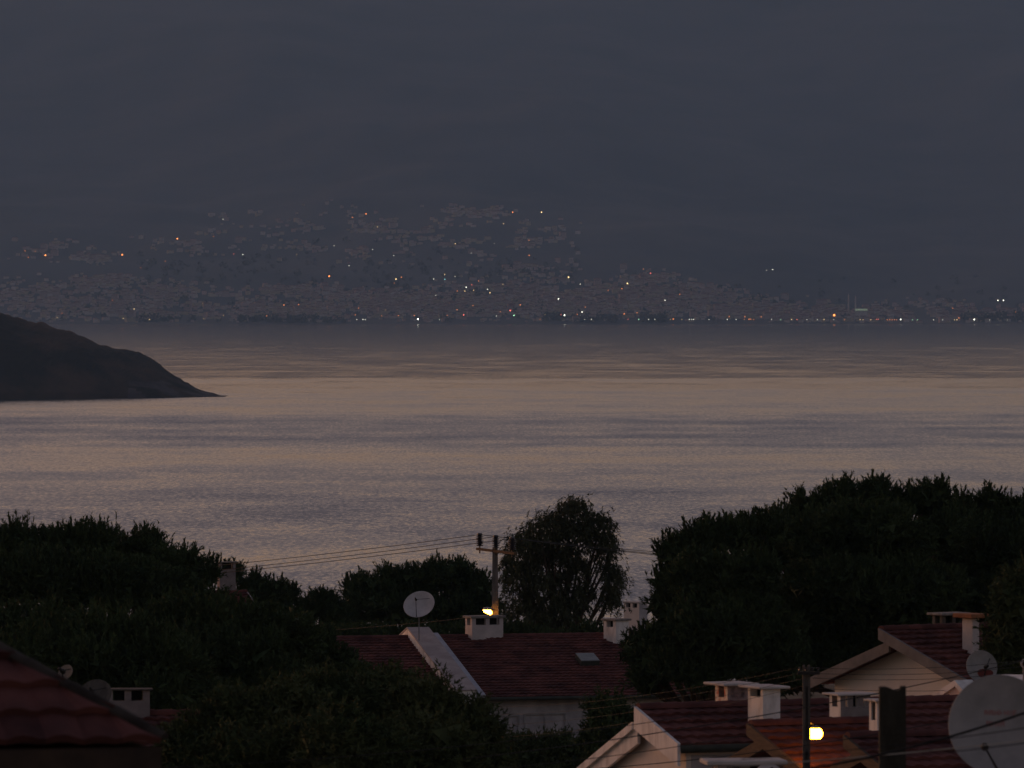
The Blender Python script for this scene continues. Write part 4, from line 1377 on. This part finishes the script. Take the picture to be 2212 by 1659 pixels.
ends = [P(-80, 1262, 345), P(-80, 1275, 342), P(-80, 1280, 340)]
for (q, e, lab) in zip(INS, ends, ('topmost of three cables running from the power pole over the left trees', 'middle cable of three running from the power pole over the left trees', 'lowest of three cables running from the power pole over the left trees')):
    cable(lab, q, e, .25, .014)
for (q, e, lab) in zip(INS, [P(1760, 1212, 352), P(1760, 1218, 349), P(1760, 1222, 346)], ('highest cable from the power pole past the eucalyptus to the right pines', 'second cable from the power pole past the eucalyptus to the right pines', 'lower cable from the power pole past the eucalyptus to the right pines')):
    cable(lab, q, e, .15, .014)
cable('short cable lit orange beside the lamp, running left from the power pole', pole.location + lc + Vector((0, .02, -.16)), P(700, 1362, 312), .05, .014, 'cable')
tE = poleE.location + Vector((0, -.12, zt * 0 + P(1742, 1437, 118.3).z - poleE.location.z))
for k, (dx, dz, py2, lab) in enumerate(((-.11, -.03, 1515, 'topmost faint cable from the slim pole to the left, over the dark shrubs'), (-.01, -.1, 1535, 'second faint cable from the slim pole to the left'), (.06, -.18, 1560, 'third faint cable from the slim pole dropping left behind the white gable'), (.06, -.3, 1590, 'lowest faint cable from the slim pole dropping left behind the white gable'))):
    cable(lab, tE + Vector((dx, 0, dz)), P(880, py2, 205), .35, .0035, 'cable')
for k, (dx, dz, py2, lab) in enumerate(((-.11, -.03, 1415, 'topmost cable from the slim pole across the white gable'), (-.01, -.12, 1428, 'second cable from the slim pole across the white gable'), (.1, -.2, 1440, 'third cable from the slim pole across the white gable'), (.1, -.36, 1470, 'lowest cable from the slim pole across the foot of the white gable'))):
    cable(lab, tE + Vector((dx, 0, dz)), P(2290, py2, 150), .12, .005)
cable('thin dark cable crossing the white raked gable and the tall white chimney', P(1000, 1640, 92), P(2300, 1405, 106), .14, .007)
cable('thin dark cable low across the cream gable wall', P(1100, 1672, 100), P(2300, 1500, 110), .2, .006)
cable('pale weathered cable slanting past the lamp pole and over the largest dish', P(1380, 1668, 60), P(2300, 1590, 60), .03, .0055, 'cable_pale')
cable('thick twisted dark cable rising across the largest dish', P(1700, 1668, 58), P(2320, 1500, 58), .07, .011)
cable('thin dark cable crossing the middle of the largest dish', P(1600, 1640, 56), P(2320, 1556, 56), .03, .004)
cable('thin dark cable low on the largest dish above its feed', P(1850, 1640, 55), P(2320, 1590, 55), .02, .004)
cable('faint cable sweeping over the yellow green tree', P(250, 1662, 88), P(1500, 1545, 100), .12, .005)
cable('second faint cable low over the yellow green tree', P(420, 1690, 86), P(1600, 1590, 98), .15, .005)

# ------------------------------------------------------------------ air
hz = MB().box((0, 13500, 725), (12000, 27600, 1466))
ho = hz.build('haze', None)
ho.data.materials.clear()
HAZE = dict(dens=3.1e-5, col=(.365, .64, 1.0))
hm = bpy.data.materials.new('dusk_haze')
hm.use_nodes = True
nt = hm.node_tree
nt.nodes.clear()
out = nt.nodes.new('ShaderNodeOutputMaterial')
pv = nt.nodes.new('ShaderNodeVolumePrincipled')
pv.inputs['Density'].default_value = HAZE['dens']
pv.inputs['Color'].default_value = (*HAZE['col'], 1)
pv.inputs['Anisotropy'].default_value = 0
nt.links.new(pv.outputs[0], out.inputs['Volume'])
ho.data.materials.append(hm)
tag(ho, 'blue evening haze over the bay', 'haze', kind='stuff')

# ------------------------------------------------------------------ light
SUN_EL, SUN_AZ = 4.0, -48.0     # low behind the headland, ahead and to the left
w = bpy.data.worlds.new('World')
SC.world = w
w.use_nodes = True
nt = w.node_tree
bg = nt.nodes['Background']
sk = nt.nodes.new('ShaderNodeTexSky')
sk.sky_type = 'NISHITA'
sk.sun_disc = False
sk.sun_elevation = R(SUN_EL)
sk.sun_rotation = R(SUN_AZ)
sk.dust_density = 2
sk.air_density = 1.0
mx = nt.nodes.new('ShaderNodeMix')
mx.data_type = 'RGBA'
mx.blend_type = 'MULTIPLY'
mx.inputs['Factor'].default_value = 1
mx.inputs['B'].default_value = (1.26, .885, .95, 1)
nt.links.new(sk.outputs[0], mx.inputs['A'])
nt.links.new(mx.outputs['Result'], bg.inputs['Color'])
bg.inputs['Strength'].default_value = .135
sl = bpy.data.lights.new('sun', 'SUN')
sl.energy = .24
sl.angle = R(16)
sl.color = (1, .78, .74)
so_ = bpy.data.objects.new('sun', sl)
COL.objects.link(so_)
el = R(SUN_EL)
dirv = Vector((math.sin(R(SUN_AZ)) * math.cos(el), math.cos(R(SUN_AZ)) * math.cos(el), math.sin(el)))
so_.rotation_euler = dirv.to_track_quat('Z', 'Y').to_euler()

# ------------------------------------------------------------------ camera
cd = bpy.data.cameras.new('camera')
cd.sensor_width = 36
cd.lens = 36 * F / 2212
cd.shift_y = -(829.5 - HY) / 2212
cd.clip_start = 1
cd.clip_end = 60000
cd.dof.use_dof = True
cd.dof.focus_distance = 330
cd.dof.aperture_fstop = 9
co = bpy.data.objects.new('camera', cd)
COL.objects.link(co)
co.location = (0, 0, H)
co.rotation_euler = (R(90), 0, 0)
SC.camera = co

SC.view_settings.view_transform = 'Standard'
SC.view_settings.look = 'None'
SC.view_settings.exposure = 0
SC.view_settings.gamma = 1
SC.cycles.use_denoising = True
SC.cycles.max_bounces = 5
SC.cycles.volume_bounces = 1
SC.cycles.sample_clamp_indirect = 4
